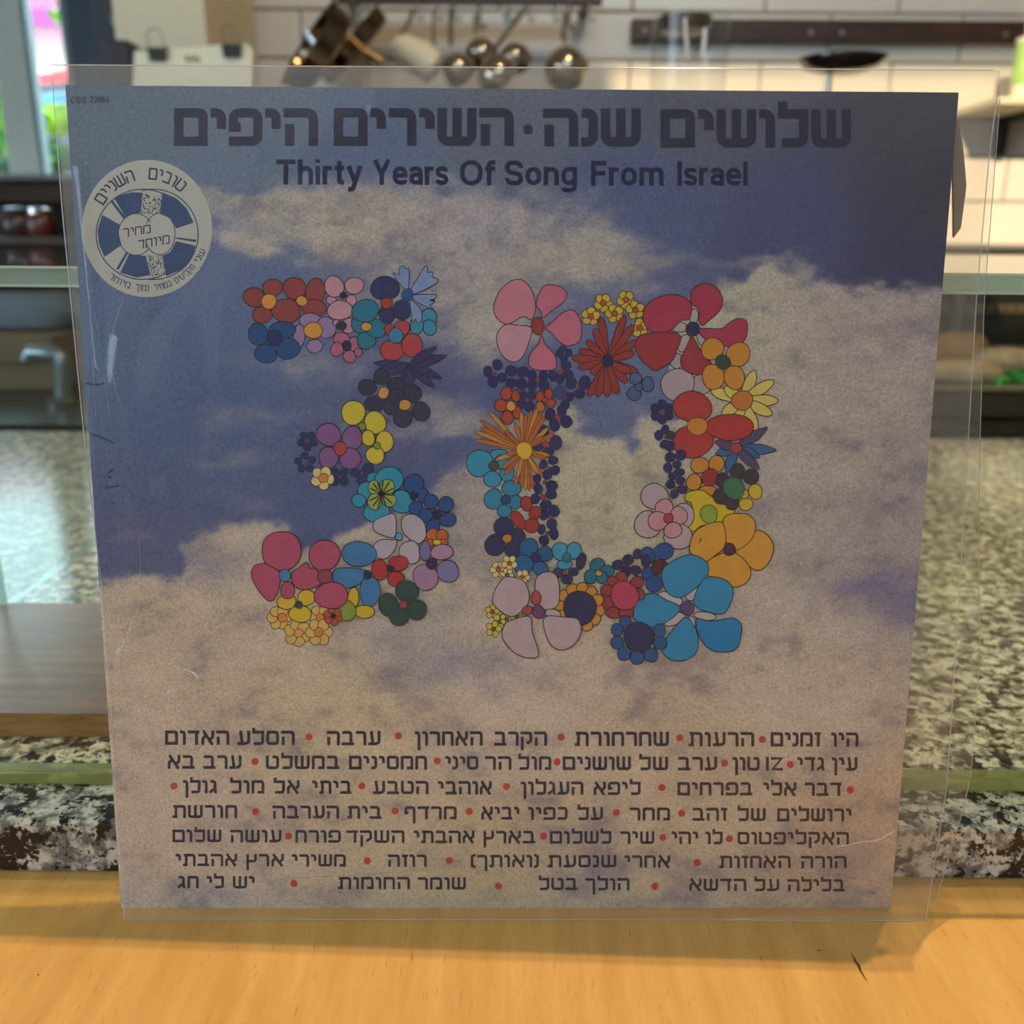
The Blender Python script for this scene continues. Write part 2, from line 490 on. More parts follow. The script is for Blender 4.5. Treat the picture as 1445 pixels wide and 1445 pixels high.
DARK = [(640, 935, 75, 26, .75), (560, 905, 40, 22, .45), (1235, 835, 60, 26, .85), (1285, 855, 30, 22, .8), (1120, 1178, 26, 16, .8), (790, 1192, 50, 20, .55),
        (840, 1170, 30, 24, .4), (830, 1245, 34, 16, .8), (970, 1262, 28, 12, .6), (700, 960, 60, 20, .4), (255, 770, 40, 34, .7), (310, 790, 60, 26, .55),
        (600, 870, 60, 30, .35), (500, 860, 60, 24, .15), (1020, 860, 60, 24, .25), (1250, 620, 50, 18, .2), (900, 940, 60, 22, .2), (1130, 700, 90, 24, .18),
        (300, 1262, 60, 12, .4), (1200, 1215, 30, 20, .3), (650, 780, 40, 26, .3), (940, 1050, 60, 14, .2), (560, 1080, 50, 10, .15)]
NG = 420
uu, vv = np.meshgrid(np.linspace(0, 1, NG), np.linspace(0, 1, NG))
Pg = patch(uu, vv, 0.0)
PX = project(Pg); X, Y = PX[..., 0], PX[..., 1]
wx = (fbm(X / 60, Y / 45, 3) - 0.5) * 90; wy = (fbm(X / 60, Y / 38, 8) - 0.5) * 60
Xw, Yw = X + wx, Y + wy
cl = 1 / (1 + np.exp(-(Yw - np.interp(Xw, YT[:, 0], YT[:, 1]) + 4) / 5.5))
for (bx, by, rx, ry, s_) in BLOBS:
    b = s_ * np.exp(-(((Xw - bx) / rx) ** 2 + ((Yw - by) / ry) ** 2) * 0.8)
    cl = 1 - (1 - cl) * (1 - b)
fine = fbm(X / 42, Y / 17, 21, 6)
cl = cl + (fine - 0.5) * 3.4 * cl * (1 - cl)
cl = np.clip(cl, 0, 1); cl = cl * cl * (3 - 2 * cl)
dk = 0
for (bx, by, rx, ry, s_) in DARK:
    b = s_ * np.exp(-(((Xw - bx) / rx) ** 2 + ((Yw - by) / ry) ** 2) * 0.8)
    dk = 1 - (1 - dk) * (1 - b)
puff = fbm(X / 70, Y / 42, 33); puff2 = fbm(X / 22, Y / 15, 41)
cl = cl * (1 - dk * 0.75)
sky_c, cld_c = blend(SKY_LIT, X, Y), blend(CLD_LIT, X, Y)
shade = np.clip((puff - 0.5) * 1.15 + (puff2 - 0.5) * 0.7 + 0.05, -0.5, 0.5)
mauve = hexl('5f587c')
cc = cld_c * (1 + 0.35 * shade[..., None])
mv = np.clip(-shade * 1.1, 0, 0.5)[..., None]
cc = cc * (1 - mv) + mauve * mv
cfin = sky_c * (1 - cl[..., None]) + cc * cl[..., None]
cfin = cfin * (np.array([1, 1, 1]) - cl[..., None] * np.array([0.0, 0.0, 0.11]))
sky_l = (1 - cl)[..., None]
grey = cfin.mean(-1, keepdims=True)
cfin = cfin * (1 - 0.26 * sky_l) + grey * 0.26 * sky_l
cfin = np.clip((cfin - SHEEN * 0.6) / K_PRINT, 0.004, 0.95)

vs = Pg.reshape(-1, 3)
idx = np.arange(NG * NG).reshape(NG, NG)
quads = np.stack([idx[:-1, :-1], idx[:-1, 1:], idx[1:, 1:], idx[1:, :-1]], -1).reshape(-1, 4)
# back of the board: a coarser grid, 3 mm behind, joined along the rim
nb = NG * NG
NB = 330
bc = patch(uu, vv, -0.003).reshape(-1, 3)
me = bpy.data.meshes.new('cover_board')
fl = quads.tolist()
nq = len(fl)
fl += (quads[:, ::-1] + nb).tolist()
edge_loops = [idx[0, :], idx[:, -1], idx[-1, ::-1], idx[::-1, 0]]
for lp in edge_loops:
    for a_, b_ in zip(lp[:-1], lp[1:]):
        fl.append([int(b_), int(a_), int(a_) + nb, int(b_) + nb])
me.from_pydata(np.vstack([vs, bc]).tolist(), [], fl)
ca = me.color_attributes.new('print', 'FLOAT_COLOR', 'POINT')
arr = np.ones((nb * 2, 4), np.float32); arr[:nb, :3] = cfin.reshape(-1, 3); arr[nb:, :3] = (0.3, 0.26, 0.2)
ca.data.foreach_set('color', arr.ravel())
m, nt, p = mat_new('printed cloudy sky with light tints')
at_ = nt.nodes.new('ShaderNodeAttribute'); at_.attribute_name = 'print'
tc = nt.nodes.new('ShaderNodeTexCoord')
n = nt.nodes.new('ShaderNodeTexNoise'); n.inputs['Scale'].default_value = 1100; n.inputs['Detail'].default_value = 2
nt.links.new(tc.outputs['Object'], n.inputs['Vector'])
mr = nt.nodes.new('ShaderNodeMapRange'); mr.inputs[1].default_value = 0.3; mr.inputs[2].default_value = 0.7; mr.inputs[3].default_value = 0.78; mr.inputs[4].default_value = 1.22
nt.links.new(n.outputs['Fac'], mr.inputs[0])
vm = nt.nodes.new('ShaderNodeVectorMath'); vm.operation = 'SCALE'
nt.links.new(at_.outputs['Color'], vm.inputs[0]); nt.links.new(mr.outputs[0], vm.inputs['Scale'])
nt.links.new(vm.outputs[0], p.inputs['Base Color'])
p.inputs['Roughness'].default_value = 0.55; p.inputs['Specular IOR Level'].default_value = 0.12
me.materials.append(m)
me.materials.append(mat_simple('worn card edge', '8a7a6c', 0.8, 0, 0.2, 0.2, 200))
mi = [0] * nq + [1] * (len(fl) - nq)
me.polygons.foreach_set('material_index', mi)
me.update()
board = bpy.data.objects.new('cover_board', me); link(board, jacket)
board['label'] = 'card front printed with clouds on blue sky'

# brown edge of the inner bag poking out on the right
pb = MB()
q = [on_plane(1352, 168, 0.0015), on_plane(1359, 205, 0.0015), on_plane(1364, 262, 0.0015), on_plane(1356, 322, 0.0015), on_plane(1346, 335, 0.0015), on_plane(1344, 170, 0.0015)]
q2 = [p + np.array([0, 0.0012, 0]) for p in q]
pb.add(q + q2, [(0, 1, 2, 3, 4, 5), (11, 10, 9, 8, 7, 6)] + [(i, 6 + i, 6 + (i + 1) % 6, (i + 1) % 6) for i in range(6)])
o = pb.build('inner_bag', mat_simple('brown kraft paper', '8d8070', 0.8, 0, 0.2, 0.2, 90), jacket)
o['label'] = 'crumpled brown paper edge poking out at the right side'

# creases on the left edge
cr = PM()
def stroke_px(pm, pts, w, off, mat):
    pts = np.asarray(pts, float)
    t = np.gradient(pts, axis=0); t /= np.linalg.norm(t, axis=1)[:, None] + 1e-9
    nn = np.stack([t[:, 1], -t[:, 0]], 1)
    ww = np.full(len(pts), w / 2.0); 
    A, B = pts + nn * ww[:, None], pts - nn * ww[:, None]
    n_ = len(pts)
    pm.quads(np.vstack([A, B]), [(i, i + 1, n_ + i + 1, n_ + i) for i in range(n_ - 1)], off, mat)
CR = ink('20263c', 0.02)
stroke_px(cr, [(121, 541), (135, 543), (149, 541)], 1.6, 6e-5, CR)
stroke_px(cr, [(128, 612), (140, 616), (152, 621), (163, 626)], 1.4, 6e-5, CR)
stroke_px(cr, [(148, 689), (158, 687), (170, 685)], 1.4, 6e-5, CR)
stroke_px(cr, [(152, 668), (156, 664), (160, 663)], 2.2, 6e-5, CR)
stroke_px(cr, [(153, 672), (157, 675)], 2.0, 6e-5, CR)
cr.build('crease_mark', jacket)['label'] = 'short dark creases near the left edge'

# ---------------------------------------------------------------- printed flowers
FR = {4: (300, 340, 380 / 1445), 5: (300, 620, 380 / 1445), 6: (640, 360, 260 / 1445), 7: (860, 360, 260 / 1445),
      8: (640, 580, 260 / 1445), 9: (860, 580, 260 / 1445), 10: (660, 740, 440 / 1445)}
_layers = []
def base_layer(bb):
    z = 6e-5
    for (b, top) in _layers:
        if bb[0] < b[2] and bb[2] > b[0] and bb[1] < b[3] and bb[3] > b[1]: z = max(z, top + 3e-6)
    return z
def flower(fr, petals, hx, centre=None, chx=None, ow=1.0, label=None):
    ox, oy, sc = FR[fr]
    shapes = []
    for p in petals:
        c = hx
        if isinstance(p, tuple) and isinstance(p[-1], str): c = p[-1]; p = p[:-1]
        if isinstance(p, list):
            pl = p
            if isinstance(pl[-1], str): c = pl[-1]; pl = pl[:-1]
            s_ = spline(pl)
        elif len(p) == 5 and p[0] == 'ray':
            s_ = None
        else:
            s_ = ellipse(*p)
        shapes.append((s_ * sc + np.array([ox, oy]), c))
    allp = np.vstack([s_ for s_, _ in shapes])
    bb = (*allp.min(0), *allp.max(0))
    z = base_layer(bb)
    pm = PM(); im = ink(INK, 0.02)
    for s_, c in shapes:
        pm.poly(inflate(s_, ow * 0.7), z, im); z += 2.6e-6
        pm.poly(inflate(s_, -ow * 0.55), z, ink(c)); z += 2.6e-6
    o = pm.build('printed_flower', jacket)
    if centre is not None:
        pc = PM(); s_ = ellipse(*centre) * sc + np.array([ox, oy])
        pc.poly(inflate(s_, ow * 0.6), z, im); z += 2.6e-6
        pc.poly(inflate(s_, -ow * 0.55), z, ink(chx)); z += 2.6e-6
        pc.build('flower_center', o)
    _layers.append((bb, z))
    return o
def ring(cx, cy, Rr, r, n, rot=0, rx=None):
    return [(cx + Rr * math.cos(R(rot + 360 * k / n)), cy + Rr * math.sin(R(rot + 360 * k / n)), rx or r, r, rot + 360 * k / n) for k in range(n)]
def rays(cx, cy, tips, w, cols=None, r0=0, tp=.42):
    out = []
    for i, (tx, ty) in enumerate(tips):
        dx, dy = tx - cx, ty - cy; L_ = math.hypot(dx, dy); dx /= L_; dy /= L_
        nx, ny = -dy, dx
        a = [(cx + dx * r0 + nx * w * .18, cy + dy * r0 + ny * w * .18), (cx + dx * L_ * .55 + nx * w * .42, cy + dy * L_ * .55 + ny * w * .42),
             (cx + dx * L_ * .86 + nx * w * tp, cy + dy * L_ * .86 + ny * w * tp), (tx, ty),
             (cx + dx * L_ * .86 - nx * w * tp, cy + dy * L_ * .86 - ny * w * tp), (cx + dx * L_ * .55 - nx * w * .42, cy + dy * L_ * .55 - ny * w * .42),
             (cx + dx * r0 - nx * w * .18, cy + dy * r0 - ny * w * .18)]
        if cols: a.append(cols[i % len(cols)])
        out.append(a)
    return out

# the 3
flower(4, [(440, 255, 60, 62), (552, 270, 55, 68), (545, 360, 65, 48)], '853a3a', (478, 322, 30, 28), 'c58a34')
flower(4, [(222, 302, 58, 52), (322, 252, 52, 50), (267, 397, 56, 42), (395, 375, 75, 68)], '843b38', (302, 325, 42, 40), 'c58a34')
flower(4, [(525, 430, 62, 42), (610, 465, 52, 58), (465, 510, 32, 62), (548, 565, 42, 38)], '88709a', (540, 480, 48, 46), 'c18a30')
flower(4, [(245, 500, 56, 58), (372, 480, 72, 48), (285, 605, 58, 52), (405, 578, 62, 58)], '1f4678', (333, 522, 42, 42), '1b2f60')
flower(4, [(637, 318, 28, 22), (652, 245, 52, 58), (760, 240, 50, 46), (745, 318, 28, 28), (683, 372, 66, 54)], 'b3828f', (702, 292, 18, 18), '20243c')
flower(4, [(730, 455, 38, 42), (665, 440, 20, 18)], 'ab7a8a', (692, 455, 28, 22), '22284a')
flower(4, [(690, 530, 42, 42), (765, 555, 38, 40), (735, 620, 34, 34), (668, 582, 34, 38), (782, 598, 22, 22)], 'a35c74', (720, 562, 24, 28), '222a48')
flower(4, [(830, 450, 52, 62), (825, 535, 52, 45), (790, 445, 45, 52), (880, 470, 55, 52), (820, 375, 72, 62)], '1a6c84', (825, 460, 28, 24), 'c08a38')
flower(4, [(1160, 410, 42, 48), (1165, 465, 38, 42), (1095, 455, 35, 50)], '3480a0')
flower(4, [(925, 255, 82, 62), (935, 395, 42, 50), (1015, 370, 48, 55)], '2a2c5a', (935, 333, 32, 30), '983c30')
flower(4, [[(1030, 262), (985, 205), (968, 170), (1000, 182), (1003, 148), (1024, 132), (1036, 150), (1052, 152), (1055, 200), (1048, 262)],
           [(1062, 262), (1100, 200), (1140, 138), (1155, 145), (1150, 168), (1182, 168), (1178, 192), (1212, 208), (1188, 235), (1120, 270), (1075, 285)],
           [(1080, 290), (1190, 288), (1195, 308), (1165, 318), (1195, 328), (1165, 345), (1185, 368), (1120, 340), (1080, 315)],
           [(1060, 315), (1120, 372), (1118, 430), (1102, 438), (1088, 420), (1075, 438), (1068, 400)]], '7288b0', (1045, 290, 33, 33), '1f4a8a', 0.8)
flower(4, [(950, 475, 28, 30), (1018, 465, 40, 40), (962, 590, 60, 58), (1070, 560, 58, 62)], 'a43c3e', (983, 508, 40, 40), '36769a')
flower(4, rays(1060, 670, [(865, 655), (885, 690), (925, 715), (1008, 778), (1040, 788), (1070, 775), (1150, 740), (1188, 785), (1230, 738), (1180, 700), (1256, 615), (1205, 640), (1202, 566), (1150, 590)], 56, None, 0, .2), '33305c', None, None, 0.7)
flower(4, [(985, 775, 48, 44), (908, 730, 45, 42), (830, 785, 48, 45), (868, 875, 52, 45), (960, 880, 45, 52)], '2d2e4a', (918, 815, 30, 32), 'be883e')
flower(4, [(1072, 820, 50, 48), (1118, 915, 48, 52), (1022, 950, 52, 50), (985, 835, 42, 45)], '2d2e4a', (1032, 880, 32, 30), 'be883e')
flower(4, [(755, 922, 62, 68), (872, 975, 60, 60)], 'b8a92c', (803, 995, 20, 22), '6c8734')
flower(4, [(835, 1058, 36, 42), (922, 1078, 50, 56), (872, 1150, 52, 46)], 'b8a92c', (883, 1098, 18, 20), '6c8734')
flower(4, [(622, 1040, 66, 62), (750, 1058, 56, 62), (622, 1163, 54, 56), (738, 1168, 60, 56)], '754e80', (684, 1113, 34, 40), '993e3c')
SN = '22305e'; RD = '8e3c40'
flower(4, ring(508, 1072, 34, 20, 5, 20), SN, (510, 1075, 8, 8), RD, 0.6)
flower(4, ring(497, 1190, 38, 20, 5, 50), SN, (500, 1192, 8, 8), RD, 0.6)
flower(4, ring(682, 1265, 34, 23, 4, 45), SN, (682, 1265, 9, 9), RD, 0.6)
flower(4, [(835, 1228, 34, 34), (768, 1245, 32, 20), (810, 1280, 38, 30)], SN, (800, 1248, 8, 8), RD, 0.6)
flower(4, ring(590, 1272, 38, 27, 5, 10), 'c8b47a', (595, 1272, 25, 25), 'bd7a38', 0.8)
flower(5, [(865, 215, 35, 40), (825, 275, 45, 50), (945, 218, 78, 70), (880, 390, 70, 55), (1015, 335, 58, 64), (785, 328, 38, 36)], '2484a2', None)
flower(5, [(868, 258, 34, 38), (938, 255, 38, 42), (948, 325, 38, 38), (870, 335, 36, 46)], '879844', (908, 294, 16, 14), '1c2418', 0.9)
veins = rays(908, 294, [(860, 235), (845, 262), (885, 225), (915, 218), (950, 225), (970, 262), (975, 300), (965, 345), (930, 355), (885, 375), (860, 360), (842, 330)], 5)
flower(5, veins, '1c2418', None, None, 0.5)
flower(5, [(1080, 240, 52, 56), (1130, 300, 32, 38), (1090, 370, 36, 40)], '204680', (1078, 303, 20, 24), '1a2450')
flower(5, [(1172, 333, 38, 42), (1252, 350, 42, 42), (1145, 408, 36, 38), (1262, 432, 44, 38), (1182, 470, 38, 36)], '204680', (1203, 402, 24, 26), '1a2450')
flower(5, [[(975, 400), (985, 470), (975, 525), (930, 520), (868, 490), (868, 440), (920, 412)],
           [(1020, 420), (1075, 402), (1130, 440), (1145, 520), (1100, 560), (1040, 520), (1015, 480)],
           [(990, 545), (960, 540), (900, 540), (862, 575), (872, 625), (920, 642), (965, 610)],
           [(1020, 560), (1080, 545), (1110, 590), (1105, 650), (1060, 668), (1010, 630), (1000, 600)]], 'a098a4', (1000, 522, 20, 20), '4a8ab0', 0.9)
flower(5, [(1180, 512, 32, 36), (1232, 518, 32, 34), (1168, 555, 22, 20), (1240, 552, 22, 20)], 'b05828', (1205, 553, 22, 16), 'b8a92c', 0.9)
flower(5, [(1140, 600, 32, 52, 0, '666690'), (1230, 605, 60, 42, 0, 'a07894'), (1262, 708, 60, 58, 0, '746e9a'), (1142, 740, 70, 68, 20, '947092')], '947092', (1175, 668, 30, 28), '362a54')
flower(5, [(785, 615, 90, 70), [(655, 700), (740, 690), (830, 705), (830, 740), (770, 785), (700, 800), (650, 770)], (845, 815, 58, 78)], '366e9e', (832, 727, 22, 22), '1c264c')
flower(5, [(755, 850, 30, 55), (815, 925, 52, 36)], 'b9a41e')
flower(5, [(718, 920, 50, 58)], '7c8f34')
flower(5, ring(357, 957, 38, 28, 6), 'c0a056', (375, 957, 26, 24), 'bf7a35', 0.8)
flower(5, ring(577, 952, 38, 26, 6), 'c0a056', (577, 957, 22, 22), 'bf7a35', 0.8)
flower(5, ring(455, 1040, 44, 30, 6, 20), 'c0a056', (462, 1040, 24, 24), 'c88c5c', 0.8)
flower(5, ring(572, 1035, 44, 30, 6, 0), 'c0a056', (570, 1035, 24, 24), 'bf7a35', 0.8)
flower(5, [(397, 872, 50, 42), (503, 850, 48, 44), (470, 937, 62, 44)], 'bfa522', (463, 888, 20, 20), '283e50')
flower(5, ring(647, 948, 32, 20, 6, 20), 'a44c38', (647, 950, 12, 12), '2c2028', 0.8)
flower(5, [[(560, 700), (520, 690), (505, 660), (460, 690), (425, 720), (430, 770), (470, 805), (530, 800), (580, 770)], (600, 622, 88, 80), (637, 838, 88, 74)], 'a04560', (603, 735, 40, 40), '86384a')
flower(5, [(403, 810, 36, 48), [(365, 725), (330, 690), (280, 665), (225, 680), (208, 730), (240, 800), (290, 860), (325, 862), (355, 800)],
           [(385, 705), (330, 690), (275, 650), (270, 560), (310, 510), (380, 495), (445, 520), (475, 600), (450, 670)]], 'a04560', (388, 730, 32, 32), '3878a0')
flower(5, [(897, 700, 44, 55), (998, 665, 52, 42), (983, 748, 44, 42)], 'a03232', (955, 695, 18, 18), '20202c')
flower(5, [(1043, 815, 62, 58), (943, 887, 54, 60), (1093, 915, 54, 56), (1000, 950, 56, 48)], '28443c', (1023, 887, 22, 22), '983a44')

# the 0
PK = 'b26076'
flower(6, [[(500, 190), (580, 225), (635, 340), (640, 440), (610, 505), (560, 483), (520, 490), (450, 535), (390, 535), (330, 480), (315, 410), (345, 310), (410, 230), 'b4707e'],
           [(720, 238), (820, 240), (885, 290), (870, 360), (790, 420), (700, 490), (685, 440), (650, 400), (665, 310)],
           [(935, 432), (990, 500), (1005, 600), (980, 680), (900, 712), (830, 680), (780, 620), (720, 570), (760, 540), (850, 455)],
           [(690, 625), (720, 700), (790, 780), (808, 850), (790, 895), (700, 905), (620, 890), (590, 850), (605, 770), (665, 700)],
           [(410, 545), (500, 550), (605, 565), (610, 620), (570, 740), (530, 810), (470, 838), (390, 795), (345, 700), (345, 610), 'b48290']], PK, (660, 555, 52, 68), '8c3234')
for (x, y) in ((1175, 375), (1352, 350), (1262, 458), (1425, 430), (1075, 480), (1460, 570)):
    flower(6, ring(x, y, 42, 33, 5, rng.uniform(0, 72)), 'b99f30', (x, y, 24, 22), 'a04e1e', 0.9)
flower(6, rays(1210, 830, [(1155, 485), (1345, 470), (1105, 575), (1415, 545), (1045, 670), (1440, 670), (985, 745), (1415, 765), (930, 805), (1450, 925), (975, 885), (1360, 1000), (1075, 930), (1390, 920), (1060, 1110), (1125, 1112), (1205, 1112), (1285, 1090)], 66), '88322e', (1210, 830, 42, 50), '222648', 0.9)
NV = '27285a'
flower(6, [(343, 860, 40, 42), (270, 912, 36, 42), (308, 992, 40, 46), (380, 960, 35, 38)], NV, (325, 925, 14, 14), RD, 0.6)
flower(6, [(452, 908, 44, 44), (545, 915, 44, 42), (450, 1005, 42, 42), (532, 1010, 42, 46)], NV, (500, 960, 18, 20), RD, 0.6)
flower(6, [(615, 945, 38, 42), (705, 945, 34, 40), (615, 1020, 36, 46), (708, 1020, 40, 46)], NV, (658, 978, 16, 20), RD, 0.6)
flower(6, [(858, 735, 28, 26), (830, 772, 28, 32), (905, 765, 28, 30), (865, 812, 32, 34)], NV, None, None, 0.6)
flower(6, [(882, 865, 42, 36), (780, 948, 38, 40), (900, 940, 38, 38), (835, 975, 32, 38)], NV, (840, 915, 20, 20), RD, 0.6)
flower(6, [(925, 1005, 46, 46), (1030, 1000, 48, 52), (990, 1085, 42, 42)], NV, (970, 1020, 14, 16), RD, 0.6)
flower(6, [(835, 1080, 54, 54, 0, '384070'), (915, 1110, 30, 36), (875, 1170, 36, 38)], NV, (872, 1112, 12, 14), RD, 0.6)
flower(6, [(548, 1098, 30, 34), (610, 1098, 32, 38), (530, 1165, 34, 38), (590, 1185, 42, 46)], NV, (582, 1135, 16, 18), RD, 0.6)
flower(6, [(758, 1250, 42, 48), (848, 1220, 38, 42), (790, 1335, 42, 48), (882, 1305, 48, 48)], NV, (815, 1270, 22, 24), RD, 0.6)
flower(6, [(415, 1085, 44, 54), (488, 1105, 34, 46), (372, 1178, 50, 52), (500, 1235, 38, 48), (422, 1275, 48, 54)], 'a0402c', (450, 1185, 38, 40), 'be8a2c')
flower(6, [(678, 1110, 34, 40), (745, 1090, 34, 44), (763, 1162, 36, 38), (680, 1190, 34, 42, 0, 'a86430')], 'a0402c', (716, 1137, 20, 22), 'a0402c')
flower(7, [(205, 970, 50, 46), (300, 1015, 50, 58), (195, 1085, 58, 54)], '46587e', (232, 1035, 30, 32), '46587e')
flower(8, [(700, 150, 50, 42), (660, 270, 46, 46), (800, 250, 50, 58), (742, 325, 46, 38)], NV, (722, 262, 28, 30), RD, 0.6)
flower(8, [(780, 388, 38, 34), (705, 420, 34, 34), (795, 465, 38, 38), (735, 500, 38, 40)], NV, (750, 448, 12, 12), RD, 0.6)
flower(8, [(770, 585, 46, 42), (665, 610, 34, 44), (655, 530, 30, 36)], NV, (715, 560, 16, 16), RD, 0.6)
flower(8, [(765, 652, 42, 42), (640, 690, 34, 42), (722, 735, 44, 38)], NV, (700, 675, 24, 24), RD, 0.6)
flower(8, [(788, 785, 42, 48), (710, 815, 34, 42), (770, 885, 42, 40)], NV, (760, 832, 16, 16), RD, 0.6)
flower(8, [(690, 928, 32, 40), (787, 960, 36, 50), (710, 1015, 38, 42)], NV, (735, 962, 16, 20), RD, 0.6)
flower(8, [(360, 350, 75, 52), (420, 480, 58, 75), (385, 400, 60, 60), (205, 410, 102, 110), (305, 535, 68, 66)], '2c84a4', (318, 430, 44, 36), '45463e')
flower(8, [(455, 605, 82, 58), (490, 715, 48, 58), (315, 690, 75, 80), (400, 785, 60, 50)], '28789a', (410, 695, 38, 38), '1c3c68')
tips = [(155, 225), (160, 155), (205, 70), (212, 128), (280, 5), (400, 150), (480, 90), (530, 10), (565, 20), (612, -5), (655, -20), (690, 5), (715, 40), (745, 130), (795, 172), (700, 200),
        (755, 350), (728, 375), (700, 515), (665, 495), (625, 612), (595, 628), (565, 622), (535, 600), (482, 585), (500, 520), (400, 500), (380, 450), (332, 380), (420, 340)]
flower(8, rays(555, 310, tips, 38, ['a4602a', 'b17e2e', '9c5a2c']), 'a4602a', (555, 310, 60, 70), 'c2a424', 0.5)
flower(8, [(570, 725, 44, 60), (640, 800, 50, 52), (612, 898, 57, 58), (505, 855, 44, 82, -35)], '98342e')
flower(8, [(505, 985, 55, 68), (395, 910, 82, 75), (325, 1050, 78, 88), (462, 1090, 64, 58)], '2a2854', (420, 1000, 36, 36), 'b07d2c')
flower(8, [(718, 1120, 60, 62), (590, 1070, 72, 72), (550, 1205, 80, 74), (680, 1235, 60, 54)], '1f568a', (645, 1148, 40, 40), '20285a')
flower(8, [(1000, 1180, 38, 68, 10), (818, 1268, 40, 42), (940, 1262, 40, 34), (888, 1318, 46, 40)], '2b294e', (870, 1265, 16, 20), RD, 0.6)
flower(8, [(870, 1205, 60, 38), (835, 1100, 64, 68), (945, 1095, 58, 64)], '348aa8', (888, 1150, 32, 36), '1f6a7c')
flower(8, [(1130, 1212, 64, 55), (1075, 1300, 54, 55), (1205, 1255, 56, 46), (1165, 1308, 48, 46)], '1f6478', (1140, 1272, 26, 24), 'b8893a')
flower(8, ring(352, 1245, 42, 25, 6, 0), 'c6b874', (352, 1240, 18, 24), 'a44e28', 0.7)
flower(8, ring(438, 1192, 40, 25, 5, 20), 'c6b874', (440, 1195, 18, 18), 'a44e28', 0.7)
flower(8, ring(420, 1285, 34, 20, 6, 10), 'c6b874', (420, 1287, 10, 10), 'a44e28', 0.7)
flower(8, ring(545, 1300, 34, 24, 5, 10), 'c6b874', (540, 1300, 20, 12), 'a44e28', 0.7)

flower(7, [(662, 480, 36, 58), (545, 565, 66, 40), (585, 690, 40, 75, 22), (720, 660, 30, 50, -25)], 'a49c9a')
flower(7, [(725, 1010, 82, 82), (525, 830, 50, 62), (535, 1015, 134, 126)], '9c8e94')
flower(7, [[(500, 308), (600, 340), (645, 400), (625, 500), (560, 515), (480, 590), (390, 612), (300, 580), (265, 490), (285, 400), (370, 335)],
           [(740, 222), (840, 255), (888, 350), (860, 440), (770, 520), (735, 550), (700, 520), (700, 430), (640, 370), (650, 275)],
           [(700, 580), (780, 575), (880, 575), (940, 530), (1010, 497), (1075, 520), (1078, 620), (1040, 690), (960, 720), (820, 690), (730, 640)],
           [(480, 605), (560, 640), (530, 740), (490, 830), (400, 890), (340, 898), (250, 820), (200, 720), (230, 640), (320, 612), '8f2a34'],
           [(650, 640), (690, 700), (740, 790), (800, 850), (760, 920), (680, 938), (590, 900), (558, 820), (600, 730), (630, 660), '8f2a34']], '9a2e48', (652, 580, 55, 55), '1c2246')
flower(7, rays(1042, 1140, [(1140, 905), (1288, 985), (1325, 1140), (1275, 1250), (1155, 1378), (1008, 1280), (885, 1255), (795, 1060), (905, 1035)], 104, None, 0, .3), 'bfae5a', (1042, 1140, 82, 80), 'ae682a')
flower(9, rays(993, 290, [(1238, 130), (1310, 308), (1180, 365), (1175, 455), (920, 485), (835, 335), (830, 240)], 96, ['4c4460', '385a8c', '34568a'], 0, .2), '385a8c', (993, 290, 48, 45), '983a3c', 0.9)
flower(7, [(808, 735, 88, 88), (1010, 778, 96, 93), (815, 955, 86, 102), (980, 960, 80, 96)], 'b67e26', (890, 838, 58, 58), '2c4236')
flower(7, [(655, 1460, 160, 130), (652, 1190, 152, 122), (945, 1350, 182, 108)], 'a0322e', (690, 1342, 78, 74), 'b8782a')
flower(7, ring(412, 1230, 60, 36, 6, 30), NV, (412, 1230, 16, 16), RD, 0.6)
flower(9, [(437, 145, 32, 36), (388, 190, 34, 40), (480, 190, 38, 34, 0, '2c3a3c'), (435, 262, 38, 36)], NV, (440, 205, 12, 12), RD, 0.6)
flower(9, [(475, 275, 38, 42), (475, 362, 40, 40), (560, 345, 42, 42)], NV, None, None, 0.6)
flower(9, [(458, 445, 36, 38), (528, 420, 32, 32), (548, 480, 44, 28), (490, 512, 30, 30)], NV, None, None, 0.6)
flower(9, [(478, 575, 36, 36), (555, 545, 38, 32), (570, 615, 40, 34), (508, 650, 32, 36)], NV, (520, 605, 14, 14), RD, 0.6)
flower(9, [(708, 425, 70, 64), (840, 415, 62, 66), (662, 558, 58, 66), (768, 628, 74, 42)], 'b67e26', (790, 520, 66, 68), '8c2a2e')
flower(9, [[(610, 640), (720, 620), (800, 670), (880, 730), (970, 740), (975, 800), (900, 860), (830, 880), (720, 900), (655, 945), (600, 880), (650, 800), (640, 720), (595, 700)]], 'baa41c', (780, 808, 70, 72), '7c9330')
flower(9, [(1145, 632, 55, 60), (1070, 730, 58, 48), (1055, 650, 36, 40)], 'b9a220')
flower(9, [(1005, 480, 60, 66), (1112, 515, 58, 64), (890, 545, 55, 62), (870, 670, 56, 62), (963, 720, 50, 60)], '393036', (975, 605, 86, 88), '3c684a')
flower(9, [(355, 670, 107, 105), (300, 890, 100, 112), (585, 820, 82, 96), (540, 985, 117, 96)], 'a49098')
flower(9, [(430, 760, 70, 72), (380, 862, 76, 78), (545, 820, 66, 72), (498, 935, 72, 62)], 'ae8088', (462, 840, 38, 38), '96363e')
OR = 'bd8c2c'
